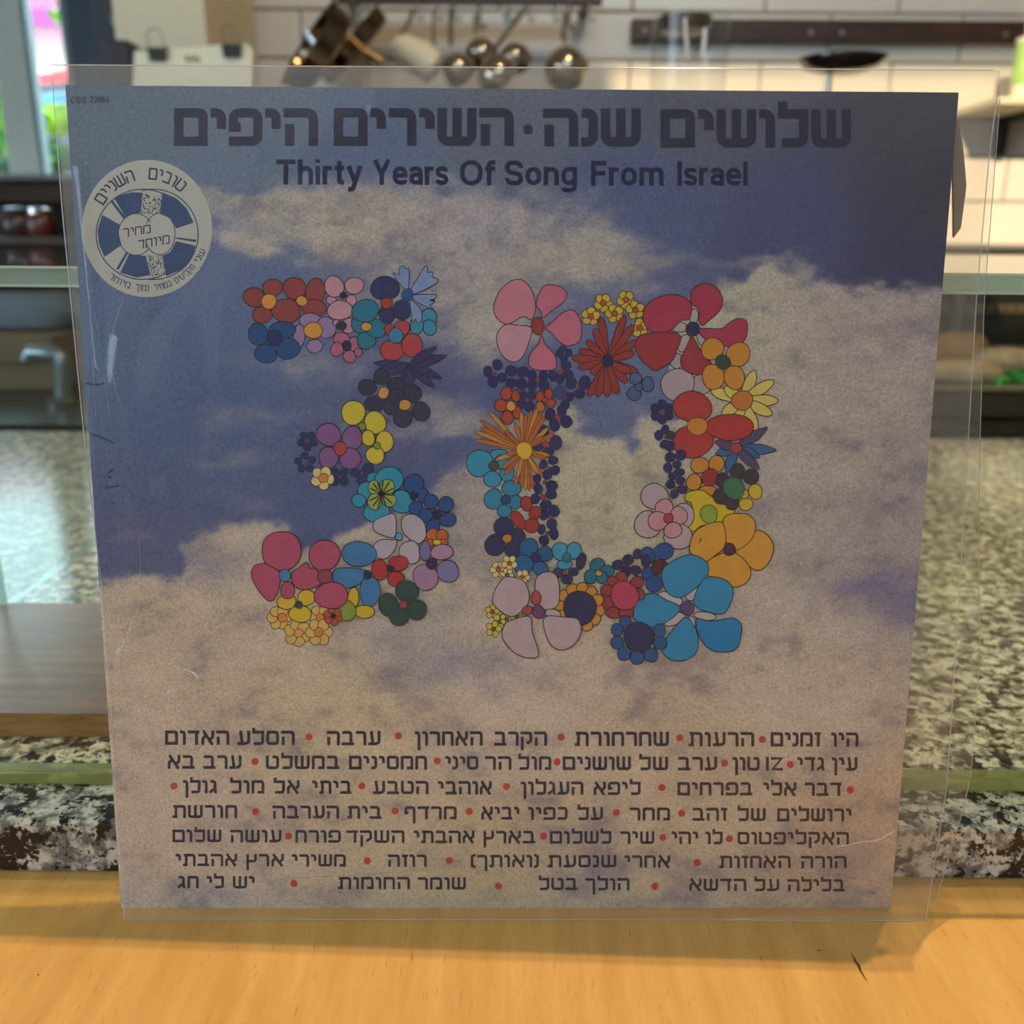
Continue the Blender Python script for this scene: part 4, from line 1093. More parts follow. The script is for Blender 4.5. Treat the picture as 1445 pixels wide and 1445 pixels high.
def film(name, left, right, top, bottom, off0, lip, sgn, nx, ny, mat):
    """left/right: tables (y, x) of the side edges in photo measurements"""
    v = np.linspace(0, 1, ny); u = np.linspace(0, 1, nx)
    U, V = np.meshgrid(u, v)
    yl = bottom[0] + (top[0] - bottom[0]) * V; yr = bottom[1] + (top[1] - bottom[1]) * V
    YY = yl * (1 - U) + yr * U
    XL = np.interp(YY, [p[0] for p in left], [p[1] for p in left]); XR = np.interp(YY, [p[0] for p in right], [p[1] for p in right])
    XX = XL * (1 - U) + XR * U
    cp_ = to_patch(np.stack([XX.ravel(), YY.ravel()], 1), 0.0)
    offc = (cp_[:, 1] - LEAN_T * cp_[:, 2] - YAW * cp_[:, 0]).reshape(XX.shape)
    off = offc + off0 + lip * np.exp(-V / 0.035)
    bul = np.sin(np.pi * np.clip(U, 0, 1)) * 0.0006
    off = off - sgn * bul
    for pl, w, h in RID:
        off = off - sgn * h * np.exp(-(seg_d(XX, YY, pl) / (w * 1.3)) ** 2)
    off = off - sgn * 0.0007 * (fbm(XX / 110, YY / 260, 77, 3) - 0.5) * np.clip(1.4 - U * 1.2, 0.3, 1)
    def rays_(x, y): return fwd + RT * ((x[..., None] - 722.5) / FPX) + UP * ((722.5 - y[..., None]) / FPX)
    D = rays_(XX, YY)
    T = (off - (CAM[1] - LEAN_T * CAM[2] - YAW * CAM[0])) / (D[..., 1] - LEAN_T * D[..., 2] - YAW * D[..., 0])
    P = CAM + D * T[..., None]
    T2 = (0.0005 - CAM[2]) / D[..., 2]
    low = P[..., 2] < 0.0005
    P[low] = (CAM + D * T2[..., None])[low]
    idx = np.arange(nx * ny).reshape(ny, nx)
    f = np.stack([idx[:-1, :-1], idx[:-1, 1:], idx[1:, 1:], idx[1:, :-1]], -1).reshape(-1, 4)
    me = bpy.data.meshes.new(name); me.from_pydata(P.reshape(-1, 3).tolist(), [], f.tolist())
    me.materials.append(mat); me.polygons.foreach_set('use_smooth', [True] * len(f)); me.update()
    o = bpy.data.objects.new(name, me); link(o, sleeve)
    return o, P
Lf = [(91, 72), (300, 88), (620, 119), (860, 147), (1200, 170), (1300, 176)]
R1 = [(99, 1412), (145, 1406), (220, 1396), (420, 1378), (700, 1362), (900, 1350), (1110, 1336), (1300, 1306)]
R2 = [(99, 1412), (145, 1411), (260, 1402), (420, 1389), (620, 1383), (760, 1381), (930, 1383), (1110, 1369), (1200, 1342), (1300, 1312)]
fo, FP = film('front_sheet', Lf, R1, (91.5, 99), (1296.5, 1299), -0.0016, -0.0052, 1, 400, 360, FILM)
bo, BP = film('back_sheet', [(a, b + 3) for a, b in Lf], R2, (92.5, 100), (1271, 1273), 0.0048, 0.0, -0.3, 60, 60, FILM2)
sm = MB()
def strip(P, r=0.00022, mi=0): sm.tube([tuple(p) for p in P], r, 6, mi)
strip(FP[::6, 0]); strip(FP[-1, ::12]); strip(FP[::8, -1], 0.0002); strip(BP[::3, -1], 0.00016)
strip(FP[0, ::12], 0.00022)
so = sm.build('welded_edge', SEAM, sleeve); so['label'] = 'bright welded rim of the clear film'

# sharp fold lines of the film, milky colour for crease whitening and the light they catch
FOLD = mat_clear('creased film fold', (0.96, 0.96, 0.95), 2.0, 0.15, 0.20, (0.92, 0.93, 0.95))
FX = project(FP)
def film_pt(x, y):
    k = int(np.argmin(((FX - np.array([x, y])) ** 2).sum(-1))); return FP.reshape(-1, 3)[k] + NRM * 0.0001
for pts, r_ in (([(197, 757), (198, 775), (199, 800), (197, 850), (190, 872), (170, 920)], .00012), ([(168, 922), (195, 980), (215, 1050), (230, 1100), (242, 1140)], .00016),
                ([(167, 922), (178, 1000), (188, 1060), (200, 1110)], .0001), ([(172, 922), (205, 922), (222, 928)], .0001), ([(262, 944), (276, 952), (283, 962)], .0003),
                ([(246, 975), (258, 974), (270, 966)], .0003), ([(323, 1092), (332, 1082), (342, 1073)], .00012), ([(106, 262), (118, 330), (124, 420), (131, 520), (136, 600)], .00012),
                ([(132, 440), (142, 500), (150, 560), (158, 590)], .00012), ([(174, 420), (160, 470), (158, 520), (168, 560), (180, 590)], .00014),
                ([(395, 1240), (520, 1232), (700, 1222), (820, 1206)], .00008), ([(1010, 1232), (1100, 1228), (1180, 1236), (1245, 1246)], .0001),
                ([(1262, 1172), (1240, 1184), (1215, 1190), (1180, 1196)], .0001), ([(505, 1095), (495, 1115), (500, 1130)], .0002), ([(430, 1150), (470, 1160), (500, 1152)], .00014)):
    m_ = MB(); m_.tube([tuple(film_pt(x, y)) for x, y in pts], r_, 6); m_.build('film_fold', FOLD, sleeve, smooth=True)

# ================================================================ ROOM SHELL
WY = 2.0
wall = MB()
# back wall with the window opening on its left: grout plane behind the tiles
# the window stands in a deeper alcove on the left
WW = 3.4
KW = (WW - CAM[1]) / (WY - CAM[1])
def kz(z): return CAM[2] + (z - CAM[2]) * KW
wx0, wz0, wz1 = -0.82, kz(.398), kz(1.35)
wf0 = -.940 * KW
wall.box((wx0, WY + .004, -.95), (2.6, WY + .12, 2.8))
wall.box((wx0, WY + .12, -.95), (wx0 + .1, WW + .02, 2.8))
wall.box((-2.6, WW + .02, -.95), (wx0 + .1, WW + .12, wz0))
wall.box((-2.6, WW + .02, wz1), (wx0 + .1, WW + .12, 2.8))
wall.box((wf0, WW + .02, wz0), (wx0 + .1, WW + .12, wz1))
wall_back = tag(wall.build('wall_back', M_GROUT), kind='structure')
# tiles, each its own piece
tm = None
def bevel_tile(w, h):
    m = MB(); e = .0035; d = .004
    m.add([(-w / 2, d, -h / 2), (w / 2, d, -h / 2), (w / 2, d, h / 2), (-w / 2, d, h / 2),
           (-w / 2, 0.001, -h / 2), (w / 2, 0.001, -h / 2), (w / 2, 0.001, h / 2), (-w / 2, 0.001, h / 2),
           (-w / 2 + e, 0, -h / 2 + e), (w / 2 - e, 0, -h / 2 + e), (w / 2 - e, 0, h / 2 - e), (-w / 2 + e, 0, h / 2 - e)],
          [(0, 1, 5, 4), (1, 2, 6, 5), (2, 3, 7, 6), (3, 0, 4, 7), (4, 5, 9, 8), (5, 6, 10, 9), (6, 7, 11, 10), (7, 4, 8, 11), (8, 9, 10, 11)])
    return m
tm_full = None
for row in range(0, 10):
    z = 0.110 + 0.1 * row + .05 - .1
    offx = 0.413 if (row % 2 == 0) else 0.263
    for k in range(-6, 5):
        x0 = offx + .3 * k + .003; x1 = x0 + .294
        if x1 < -.70 or x0 > 1.45: continue
        if tm_full is None:
            tm_full = bevel_tile(.294, .094)
            t0 = tm_full.build('tile', M_TILE, wall_back)
            me0 = t0.data
            t = t0
        else:
            t = bpy.data.objects.new('tile', me0); link(t, wall_back)
        t.location = ((x0 + x1) / 2, WY + rng.uniform(-.0006, .0006), z + .047)
        t.matrix_parent_inverse = Matrix.Identity(4)
m_ = MB(); m_.box((-2.6, -2.5, -1.0), (2.6, 3.5, -.95)); tag(m_.build('floor', mat_simple('grey floor', '6a645c', 0.5, 0, .3, .1, 5)), kind='structure')
m_ = MB(); m_.box((-2.7, -2.3, 2.8), (2.7, 3.6, 2.86)); tag(m_.build('ceiling', M_WALL), kind='structure')
m_ = MB(); m_.box((2.6, -2.5, -.95), (2.7, 2.1, 2.8)); tag(m_.build('wall_right', M_WALL), kind='structure')
m_ = MB()   # left wall with a shop window, its unseen opening sized for the jacket's light
m_.box((-2.7, -2.5, -.95), (-2.6, 3.52, .3)); m_.box((-2.7, -2.5, 1.4), (-2.6, 3.52, 2.8)); m_.box((-2.7, -2.5, .3), (-2.6, -1.3, 1.4)); m_.box((-2.7, .5, .3), (-2.6, 3.52, 1.4))
tag(m_.build('wall_left', M_WALL), kind='structure')
m_ = MB()   # front wall behind the camera, its unseen high window cut to shape the sun patch
fz0, fz1, fx0, fx1 = 1.66, 2.435, -.93, 1.6
m_.box((-2.6, -2.3, -.95), (2.6, -2.2, fz0)); m_.box((-2.6, -2.3, fz1), (2.6, -2.2, 2.8)); m_.box((-2.6, -2.3, fz0), (fx0, -2.2, fz1)); m_.box((fx1, -2.3, fz0), (2.6, -2.2, fz1))
tag(m_.build('wall_front', M_WALL), kind='structure')

# window in the back wall of the alcove
def kb(m, x0, x1, y0, y1, z0, z1): m.box((x0 * KW, WW + y0, z0), (x1 * KW, WW + y1, z1))
m_ = MB(); kb(m_, -1.005, -.940, -.05, .06, wz0, wz1)
wf = tag(m_.build('window_1', M_FRAME, bevel=.004), kind='structure')
m_ = MB(); kb(m_, -1.022, -1.005, -.035, .06, wz0, wz1); m_.build('window_stop', mat_simple('light teal gasket', '8fb0ac', .4), wf)
m_ = MB(); kb(m_, -1.185, -1.112, -.03, .05, wz0, wz1); m_.build('window_post', M_POST, wf, bevel=.004)
m_ = MB(); kb(m_, -1.112, -1.104, -.02, .03, wz0, wz1); m_.build('post_gasket', mat_simple('grey gasket', '7c8c84', .5), wf)
for xa_, xb_ in ((-1.62, -1.185), (-1.104, -1.022)):
    m_ = MB(); kb(m_, xa_, xb_, .015, .019, wz0, wz1); m_.build('pane', mat_clear('window glass', (0.97, .99, .98), 1, 0), wf)
m_ = MB(); m_.box((-2.6, WW - .14, wz0 - .022), (wx0, WW + .02, wz0)); tag(m_.build('trim_1', mat_simple('grey window sill', 'a8aaa4', .35), bevel=.003), kind='structure')
m_ = MB(); m_.box((-2.6, WW - .08, kz(.338)), (wx0, WW + .015, wz0 - .022)); tag(m_.build('trim_2', M_BEAM, bevel=.003), kind='structure')
m_ = MB(); m_.box((-2.6, WW - .05, -.95), (wx0, WW + .015, kz(.338))); tag(m_.build('trim_3', M_DWALL), kind='structure')

# ================================================================ OUTSIDE
def px_x(px, Y, Z):
    """x of image column px at depth plane y=Y and height Z"""
    P = np.array([0.0, Y, Z]); d = (P - CAM) @ fwd
    return CAM[0] + (px - 722.5) / FPX * d
def z_of(py, Y): return at_y(722.5, py, Y)[2]
m_ = MB(); m_.box((-14, 3.6, -1.2), (6, 14, -1.0)); tag(m_.build('floor_outside', mat_simple('street paving', '9a968e', .8, 0, .2, .1, 3)), kind='structure')
Yb = 9.0
b = empty('street_building', (-5, Yb, -1), 'sunlit pale building across the street, seen through the window', 'building')
m_ = MB(); m_.box((-9, Yb, -1), (-2.5, Yb + 2, z_of(-15, Yb))); m_.build('wall', mat_simple('white render', 'f4eeea', .8), b)
m_ = MB()
for k in range(5):
    m_.box((-5.6 + k * .75, Yb - .03, 1.6), (-5.35 + k * .75, Yb + .02, 1.9))
m_.build('window', mat_simple('shop window dark', '8a7e84', .3), b)
Ya = 8.98
aw = empty('awning', (-4.2, Ya, 2.2), 'pink and lilac awning fixed to the building across the street', 'awning')
za0, za1 = z_of(22, Ya - .5), z_of(-8, Ya)
ax0, ax1 = -6.6, -3.4
m_ = MB()
m_.add([(ax0, Ya - .5, za0), (ax1, Ya - .5, za0), (ax1, Ya, za1), (ax0, Ya, za1), (ax0, Ya - .5, za0 - .03), (ax1, Ya - .5, za0 - .03), (ax1, Ya, za1 - .03), (ax0, Ya, za1 - .03)],
       [(0, 1, 2, 3), (7, 6, 5, 4), (0, 4, 5, 1), (1, 5, 6, 2), (2, 6, 7, 3), (3, 7, 4, 0)])
m_.build('awning_cloth', mat_simple('pink cloth', 'a03c78', .8), aw)
m_ = MB(); m_.box((ax0, Ya - .53, za0 - .12), (ax1, Ya - .51, za0 + .02)); m_.build('valance', mat_simple('lilac cloth', '7c3c74', .8), aw)
for xx in (ax0 + .1, ax1 - .1):
    m_ = MB(); m_.tube([(xx, Ya - .5, za0), (xx, Ya, za0 - .4)], .02); m_.build('strut', M_STEEL, aw)
def car(Y, x0, x1, ztop, zbot, hx, label):
    c = empty('car', ((x0 + x1) / 2, Y, -1.0), label, 'car', None)
    prof = [(0, .0), (0, .42), (.04, .52), (.22, .58), (.34, .95), (.70, 1.0), (.84, .62), (.97, .54), (1, .42), (1, .0)]
    m = MB(); n_ = len(prof); L = x1 - x0; H = ztop - zbot
    vs = [(x0 + a * L, Y, zbot + b_ * H) for a, b_ in prof] + [(x0 + a * L, Y + 1.5, zbot + b_ * H) for a, b_ in prof]
    m.add(vs, [tuple(range(n_)), tuple(range(2 * n_ - 1, n_ - 1, -1))] + [(i, (i + 1) % n_, n_ + (i + 1) % n_, n_ + i)[::-1] for i in range(n_)])
    m.build('car_body', mat_simple('car paint ' + hx, hx, .3), c, bevel=.04)
    g = MB(); g.add([(x0 + .27 * L, Y - .01, zbot + .62 * H), (x0 + .36 * L, Y - .01, zbot + .92 * H), (x0 + .68 * L, Y - .01, zbot + .95 * H), (x0 + .78 * L, Y - .01, zbot + .64 * H)], [(0, 3, 2, 1)])
    g.build('side_window', mat_simple('car glass', '39444c', .1), c)
    for xx in (.2, .8):
        w_ = MB(); w_.lathe([(0, 0), (.3, 0), (.3, .2), (0, .2)], (x0 + xx * L, Y - .02, -.68), Matrix.Rotation(R(-90), 3, 'X'), 20); w_.build('wheel', M_BLACK, c)
    return c
car(7.2, -4.6, -2.2, z_of(88, 7.2), -.9, 'c02834', 'coral red car parked outside the window')
car(5.6, -3.9, -1.8, z_of(124, 5.6), -.9, '1a6c90', 'turquoise car parked outside, nearer than the red one')
LEAF = [mat_simple('bright leaf', '8cb828', .6), mat_simple('green leaf', '5a9838', .6), mat_simple('deep leaf', '3c6440', .6)]
def bush(name, c, rad, n_, mats, label, cat, leaf=.05):
    o = empty(name, (c[0], c[1], -1.0), label, cat)
    for q, mt in enumerate(mats):
        m = MB()
        for k in range(n_ // len(mats)):
            d = Vector(rng.normal(size=3)).normalized() * rng.uniform(.25, 1) ** .5
            p = Vector(c) + Vector((d.x * rad[0], d.y * rad[1], d.z * rad[2]))
            a = Vector(rng.normal(size=3)).normalized(); b_ = a.orthogonal().normalized(); l_ = leaf * rng.uniform(.7, 1.4)
            m.add([p - a * l_, p + b_ * l_ * .45, p + a * l_, p - b_ * l_ * .45], [(0, 1, 2, 3)])
        f = m.build('foliage', mt, o); f['kind'] = 'stuff'
    m = MB(); m.tube([(c[0], c[1], -1.0), (c[0] + .02, c[1], c[2])], [.03, .015]); m.build('stem', M_DARKWOOD, o)
    return o
def bc_(px, py, Y): 
    p = at_y(px, py, Y); return (float(p[0]), Y, float(p[2]))
bush('street_bush', bc_(70, 168, 5.0), (.17, .12, .07), 700, [LEAF[0]], 'bright yellow-green bush outside the window', 'bush', .03)
bush('street_tree', bc_(90, 20, 4.6), (.05, .1, .08), 90, [LEAF[0], LEAF[1]], 'leafy twig hanging at the top of the window', 'tree', .022)
bush('window_plant', bc_(72, 222, 3.8), (.11, .08, .065), 420, [LEAF[1], LEAF[2]], 'green plant just outside, behind the window sill', 'plant', .02)
bush('low_plant', bc_(22, 236, 4.2), (.12, .08, .045), 240, [LEAF[2]], 'darker low plant outside beside the pale window post', 'plant', .02)
bush('street_shrub', bc_(-14, 165, 4.4), (.13, .12, .17), 400, [LEAF[0], LEAF[1]], 'green shrub outside left of the pale window post', 'bush', .03)
m_ = MB(); m_.box((-6, 5.2, -1), (-1.5, 5.3, z_of(240, 5.2) + .05)); tag(m_.build('street_hoarding', mat_simple('blue hoarding', '2c5c84', .7)), 'low blue panel fence outside across the street', 'fence')

# ================================================================ COUNTERS
m_ = MB(); m_.box((-1.3, -.60, -.04), (1.3, .9, 0)); wc = m_.build('wooden_counter', M_BIRCH, bevel=.002); tag(wc, 'pale orange birch plywood counter in the foreground', 'counter')
m_ = MB(); m_.box((-1.28, -.2, -.95), (1.28, .88, -.04)); m_.build('counter_base', M_DARKWOOD, wc)
# the splintered crack in the ply
ck = MB()
def on_table(px, py, z=.0004): p = at_z(px, py, z); return (float(p[0]), float(p[1]), z)
cp_ = [(1201, 1344, .3), (1205, 1351, .7), (1208, 1358, 1.6), (1212, 1362, 1.9), (1214, 1369, 1.2), (1219, 1377, .6), (1224, 1384, .3)]
A = [on_table(x - w * 1.1, y) for x, y, w in cp_]; Bq = [on_table(x + w * 1.1, y) for x, y, w in cp_]
ck.add(A + Bq, [(i, i + 1, 7 + i + 1, 7 + i)[::-1] for i in range(6)])
for (x, y, w, h) in ((1156, 1341, 4, .8), (54, 1375, 1.6, 1.4), (37, 1255, 1, .6)):
    ck.add([on_table(x - w, y), on_table(x, y + h), on_table(x + w, y + .6), on_table(x, y - h)], [(0, 1, 2, 3)])
o = ck.build('splinter_crack', mat_simple('dark crack', '5a3414', .9), wc); o['label'] = 'dark little crack and specks in the wood'
m_ = MB(); m_.box((-1.25, .0197, 0.0004), (1.25, .83, .0253)); gw = m_.build('granite_worktop', M_GRAN, bevel=.0015, seg=3)
tag(gw, 'black and white speckled granite slab lying on the wooden counter', 'worktop')

# ---- glass case
GY = .0475
case = empty('glass_display_case', (0, GY, .0253), 'clear glass guard with green edges standing on the granite', 'glass case')
m_ = MB(); m_.add([(-1.2, GY, .033), (1.2, GY, .033), (1.2, GY, .2425), (-1.2, GY, .2425), (-1.2, GY + .006, .033), (1.2, GY + .006, .033), (1.2, GY + .006, .2425), (-1.2, GY + .006, .2425)],
                  [(0, 1, 2, 3), (7, 6, 5, 4)])
m_.build('front_pane', M_GLASS, case)
m_ = MB(); m_.box((-1.2, GY - .001, .0255), (1.2, GY + .007, .0325)); o = m_.build('pane_foot', M_GEDGEY, case, bevel=.001); o['label'] = 'yellow green bottom edge of the front pane'
def slab(name, a, b):
    (x0, y0, z0), (x1, y1, z1) = a, b
    m = MB()
    m.add([(x0, y0, z0), (x1, y0, z0), (x1, y1, z0), (x0, y1, z0), (x0, y0, z1), (x1, y0, z1), (x1, y1, z1), (x0, y1, z1)],
          [(0, 3, 2, 1), (4, 5, 6, 7)], 0)
    m.add([(x0, y0, z0), (x1, y0, z0), (x1, y1, z0), (x0, y1, z0), (x0, y0, z1), (x1, y0, z1), (x1, y1, z1), (x0, y1, z1)],
          [(0, 1, 5, 4), (1, 2, 6, 5), (2, 3, 7, 6), (3, 0, 4, 7)], 1)
    return m.build(name, [M_GLASS, M_GEDGE], case)
slab('top_shelf', (-1.2, GY, .243), (1.2, .62, .251))
for z_a, z_b in ((.2432, .2442), (.2500, .2510)):  # added pale strips drawing the highlight lines on the shelf's front edge
    m_ = MB(); m_.box((-1.2, GY - .0004, z_a), (1.2, GY + .0006, z_b)); m_.build('edge_glint', M_GLINT, case)
o = MB(); 
o.add([(-.338, .25, .0256), (-.338, .74, .0256), (-.338, .74, .2428), (-.338, .25, .2428), (-.332, .25, .0256), (-.332, .74, .0256), (-.332, .74, .2428), (-.332, .25, .2428)], [(0, 1, 2, 3), (7, 6, 5, 4)], 0)
o.add([(-.338, .25, .0256), (-.338, .74, .0256), (-.338, .74, .2428), (-.338, .25, .2428), (-.332, .25, .0256), (-.332, .74, .0256), (-.332, .74, .2428), (-.332, .25, .2428)], [(0, 4, 5, 1), (1, 5, 6, 2), (2, 6, 7, 3), (3, 7, 4, 0)], 1)
o.build('side_pane', [M_GLASS, M_GEDGE], case)

# ---- walnut board inside the case
def rounded_slab(name, x0, x1, y0, y1, z0, z1, r, mats, bev=.002, corners=(1, 1, 1, 1)):
    pts = []
    for (cx, cy, a0, on) in ((x1 - r, y0 + r, -90, corners[0]), (x1 - r, y1 - r, 0, corners[1]), (x0 + r, y1 - r, 90, corners[2]), (x0 + r, y0 + r, 180, corners[3])):
        for k in range(9):
            a = R(a0 + 90 * k / 8); pts.append((cx + r * math.cos(a), cy + r * math.sin(a)))
    n_ = len(pts); m = MB()
    m.add([(x, y, z0) for x, y in pts] + [(x, y, z1) for x, y in pts], [tuple(range(n_ - 1, -1, -1)), tuple(range(n_, 2 * n_))], 0)
    m.add([(x, y, z0) for x, y in pts] + [(x, y, z1) for x, y in pts], [(i, (i + 1) % n_, n_ + (i + 1) % n_, n_ + i) for i in range(n_)], 1)
    return m.build(name, mats, bevel=bev)
bd = rounded_slab('serving_board', -.345, -.06, .088, .229, .0257, .0385, .034, [M_WALNUT, M_ENDGR])
tag(bd, 'dark walnut serving board with rounded corner lying on the granite behind the glass', 'board')

# ================================================================ BACK COUNTER AND WHAT STANDS ON IT
m_ = MB(); m_.box((-2.2, 1.02, -.95), (2.2, 1.92, -.03)); m_.box((-2.25, 1.0, -.03), (2.25, 1.94, 0.0), 1)
bcn = m_.build('kitchen_back_counter', [M_DARKWOOD, mat_simple('dark worktop', '2a2622', .3)]); tag(bcn, 'dark kitchen counter along the tiled wall', 'counter')
# tray with bread on the right
TY0, TY1 = 1.08, 1.42
tx0, tx1 = .42, 1.25
tr = empty('food_tray', ((tx0 + tx1) / 2, TY0, 0), 'long dark food tray with bright steel front rim, right side', 'tray')
m_ = MB(); m_.box((tx0, TY0, .001), (tx1, TY0 + .01, .042)); m_.box((tx0, TY1, .001), (tx1, TY1 + .01, .05)); m_.box((tx0, TY0, .001), (tx1, TY1, .012)); m_.box((tx0, TY0, .001), (tx0 + .01, TY1, .05)); m_.box((tx1 - .01, TY0, .001), (tx1, TY1, .05))
m_.build('tray_body', mat_simple('dark brown enamel', '4a3c30', .35), tr, bevel=.002)
m_ = MB(); m_.tube([(tx0, TY0 - .003, .050), (tx1, TY0 - .003, .050)], .0075, 12); m_.build('steel_rim', mat_simple('warm polished rim', 'e8dcb0', .2, 1), tr, smooth=True)
BREAD = mat_simple('toasted bread', 'f2ae58', .8, 0, .2, .5, 60, .4, '9a5a24')
BRD2 = mat_simple('pale flat bread', 'f4d4a4', .8, 0, .2, .4, 50, .4, '8a5a34')
def loaf(px, py, Y, rx, ry, rz, mt, lab, rot=0, top=False):
    p = at_y(px, py, Y); o = MB()
    n_ = 20; vs = []; fs = []
    prof = [(0.02, -1), (.75, -.96), (1, -.4), (1, .2), (.8, .75), (.45, .95), (0.02, 1)]
    c, s_ = math.cos(R(rot)), math.sin(R(rot))
    for (r_, h) in prof:
        for k in range(n_):
            a = 2 * math.pi * k / n_; w_ = 1 + .06 * math.sin(3 * a + px) + .04 * math.sin(5 * a)
            x, y = rx * r_ * math.cos(a) * w_, ry * r_ * math.sin(a) * w_
            vs.append((p[0] + x * c - y * s_, Y + x * s_ + y * c, p[2] + rz * h))
    for i in range(len(prof) - 1):
        for k in range(n_): fs.append((i * n_ + k, i * n_ + (k + 1) % n_, (i + 1) * n_ + (k + 1) % n_, (i + 1) * n_ + k))
    o.add(vs, fs); ob = o.build('bread_roll', mt, smooth=True)
    return tag(ob, lab, 'bread', 'bread on the food tray')
loaf(1352, 490, 1.28, .050, .04, .026, BREAD, 'orange toasted roll highest on the food tray, nearest the record')
loaf(1362, 524, 1.16, .062, .045, .018, BRD2, 'pale flat bread at the tray front, left of the green leaves', 10)
loaf(1424, 508, 1.24, .058, .04, .022, BRD2, 'pale flat bread at the right end, above the green leaves', -15)
loaf(1262, 520, 1.20, .05, .045, .02, BRD2, 'pale roll mostly hidden behind the record', 0)
GL = mat_simple('green lettuce', '2ea83c', .5)
m_ = MB()
p = at_y(1428, 535, 1.13)
for k in range(26):
    a = rng.uniform(0, 6.28); r_ = rng.uniform(0, .035); q = Vector((p[0] + r_ * math.cos(a) * 1.2, p[1] + r_ * math.sin(a) * .6, p[2] + rng.uniform(-.012, .012)))
    d = Vector(rng.normal(size=3)).normalized(); e = d.orthogonal().normalized(); s_ = .016
    m_.add([q - d * s_, q + e * s_ * .7, q + d * s_, q - e * s_ * .7], [(0, 1, 2, 3)])
lt = m_.build('lettuce', GL); tag(lt, 'bunch of green lettuce leaves lying in the food tray', 'lettuce')
# dark appliance behind the tray
gr = empty('griddle', (.9, 1.5, 0), 'long black griddle standing behind the bread tray', 'griddle')
m_ = MB(); m_.box((.30, 1.50, .001), (1.45, 1.85, .195)); m_.build('griddle_body', M_BLACK, gr, bevel=.006)
m_ = MB(); m_.box((.32, 1.488, .134), (1.43, 1.502, .150)); m_.build('steel_band', mat_simple('dull steel band', '8a7458', .4, .8), gr)
m_ = MB()
for k in range(56): m_.tube([(.33 + k * .0196, 1.486, .142), (.336 + k * .0196, 1.484, .142)], .004, 6)
st_ = m_.build('vent_row', M_BLACK, gr); st_['kind'] = 'stuff'
m_ = MB(); m_.box((.30, 1.49, .012), (1.45, 1.5, .03)); m_.build('drip_lip', M_STEEL, gr)

# cardboard box, bag, tap on the left
bx = empty('cardboard_box', (-.9, 1.3, 0), 'plain brown cardboard box on the back counter, left side', 'box')
m_ = MB(); m_.box((-1.15, 1.3, .001), (-.80, 1.6, .098)); m_.build('box_body', mat_simple('cardboard', '8d7458', .8, 0, .2, .1, 12), bx, bevel=.003)
m_ = MB(); m_.box((-1.15, 1.297, .045), (-.80, 1.3, .052)); m_.build('flap_seam', mat_simple('darker cardboard', '6a543c', .9), bx)  # seam strip in a darker cardboard tone
bg_ = MB()
n_ = 24; prof = [(0.9, 0), (1.0, .15), (1.02, .5), (.93, .8), (.72, .95), (.1, 1.0)]
for (r_, h) in prof: pass
vs = []; fs = []
for (r_, h) in prof:
    for k in range(n_):
        a = 2 * math.pi * k / n_; ca, sa = math.cos(a), math.sin(a); pw = .5
        x = abs(ca) ** pw * (1 if ca > 0 else -1) * .15 * r_; y = abs(sa) ** pw * (1 if sa > 0 else -1) * .11 * r_
        vs.append((-.945 + x * (1 + .04 * math.sin(4 * a + h * 5)), 1.44 + y, .099 + .062 * h))
for i in range(len(prof) - 1):
    for k in range(n_): fs.append((i * n_ + k, i * n_ + (k + 1) % n_, (i + 1) * n_ + (k + 1) % n_, (i + 1) * n_ + k))
fs.append(tuple(5 * n_ + k for k in range(n_)))
bg_.add(vs, fs); o = bg_.build('fabric_bag', mat_simple('blue grey cloth', '7d8496', .8, 0, .2, .15, 20), smooth=True)
tag(o, 'folded blue grey cloth bag lying on the cardboard box', 'bag')
tp_ = empty('tap', (-.80, 1.16, 0), 'curved grey metal tap standing in front of the cardboard box', 'tap')
q0, q1, q2, q3 = at_y(90, 580, 1.16), at_y(88, 520, 1.16), at_y(78, 500, 1.16), at_y(42, 497, 1.16)
m_ = MB(); m_.tube([(q0[0], 1.16, .001), q0, q1, ((q1[0] + q2[0]) / 2 + .004, 1.16, (q1[2] + q2[2]) / 2 + .008), q2, q3, (q3[0] - .004, 1.16, q3[2] - .012)], .0125, 12)
m_.build('spout', mat_simple('satin tap metal', 'a0a6b0', .3, .7), tp_, smooth=True)
m_ = MB(); m_.lathe([(0, 0), (.026, 0), (.026, .006), (.016, .014), (0, .014)], (q0[0], 1.16, .001)); m_.build('tap_base', M_STEEL, tp_)
# pots on the recessed shelf under the sill
m_ = MB(); m_.box((-1.9, 1.62, .246), (-.80, 1.94, .258)); sh = m_.build('recess_shelf', M_DARKWOOD); tag(sh, 'dark shelf below the window holding round jars', 'shelf')
m_ = MB(); m_.box((-1.9, 1.62, .001), (-1.88, 1.94, .246)); m_.box((-.82, 1.62, .001), (-.80, 1.94, .246)); m_.build('side_board', M_DARKWOOD, sh)
for (px, lab, hx) in ((20, 'dark jar at the left end below the window sill', '3a2826'), (54, 'dark reddish jar with a bright lid below the window sill', '5a2a26')):
    x = px_x(px, 1.72, .29)
    j = empty('jar', (x, 1.72, .258), lab, 'jar', 'jars below the window')
    m_ = MB(); m_.lathe([(0, 0), (.030, 0), (.034, .008), (.034, .038), (.026, .048), (0, .048)], (x, 1.72, .2585)); m_.build('jar_body', mat_simple('glazed ' + hx, hx, .25), j, smooth=True)
    m_ = MB(); m_.lathe([(0, 0), (.027, 0), (.027, .010), (.008, .014), (0, .014)], (x, 1.72, .3065)); m_.build('lid', M_CHROME if px == 54 else M_BLACK, j, smooth=True)

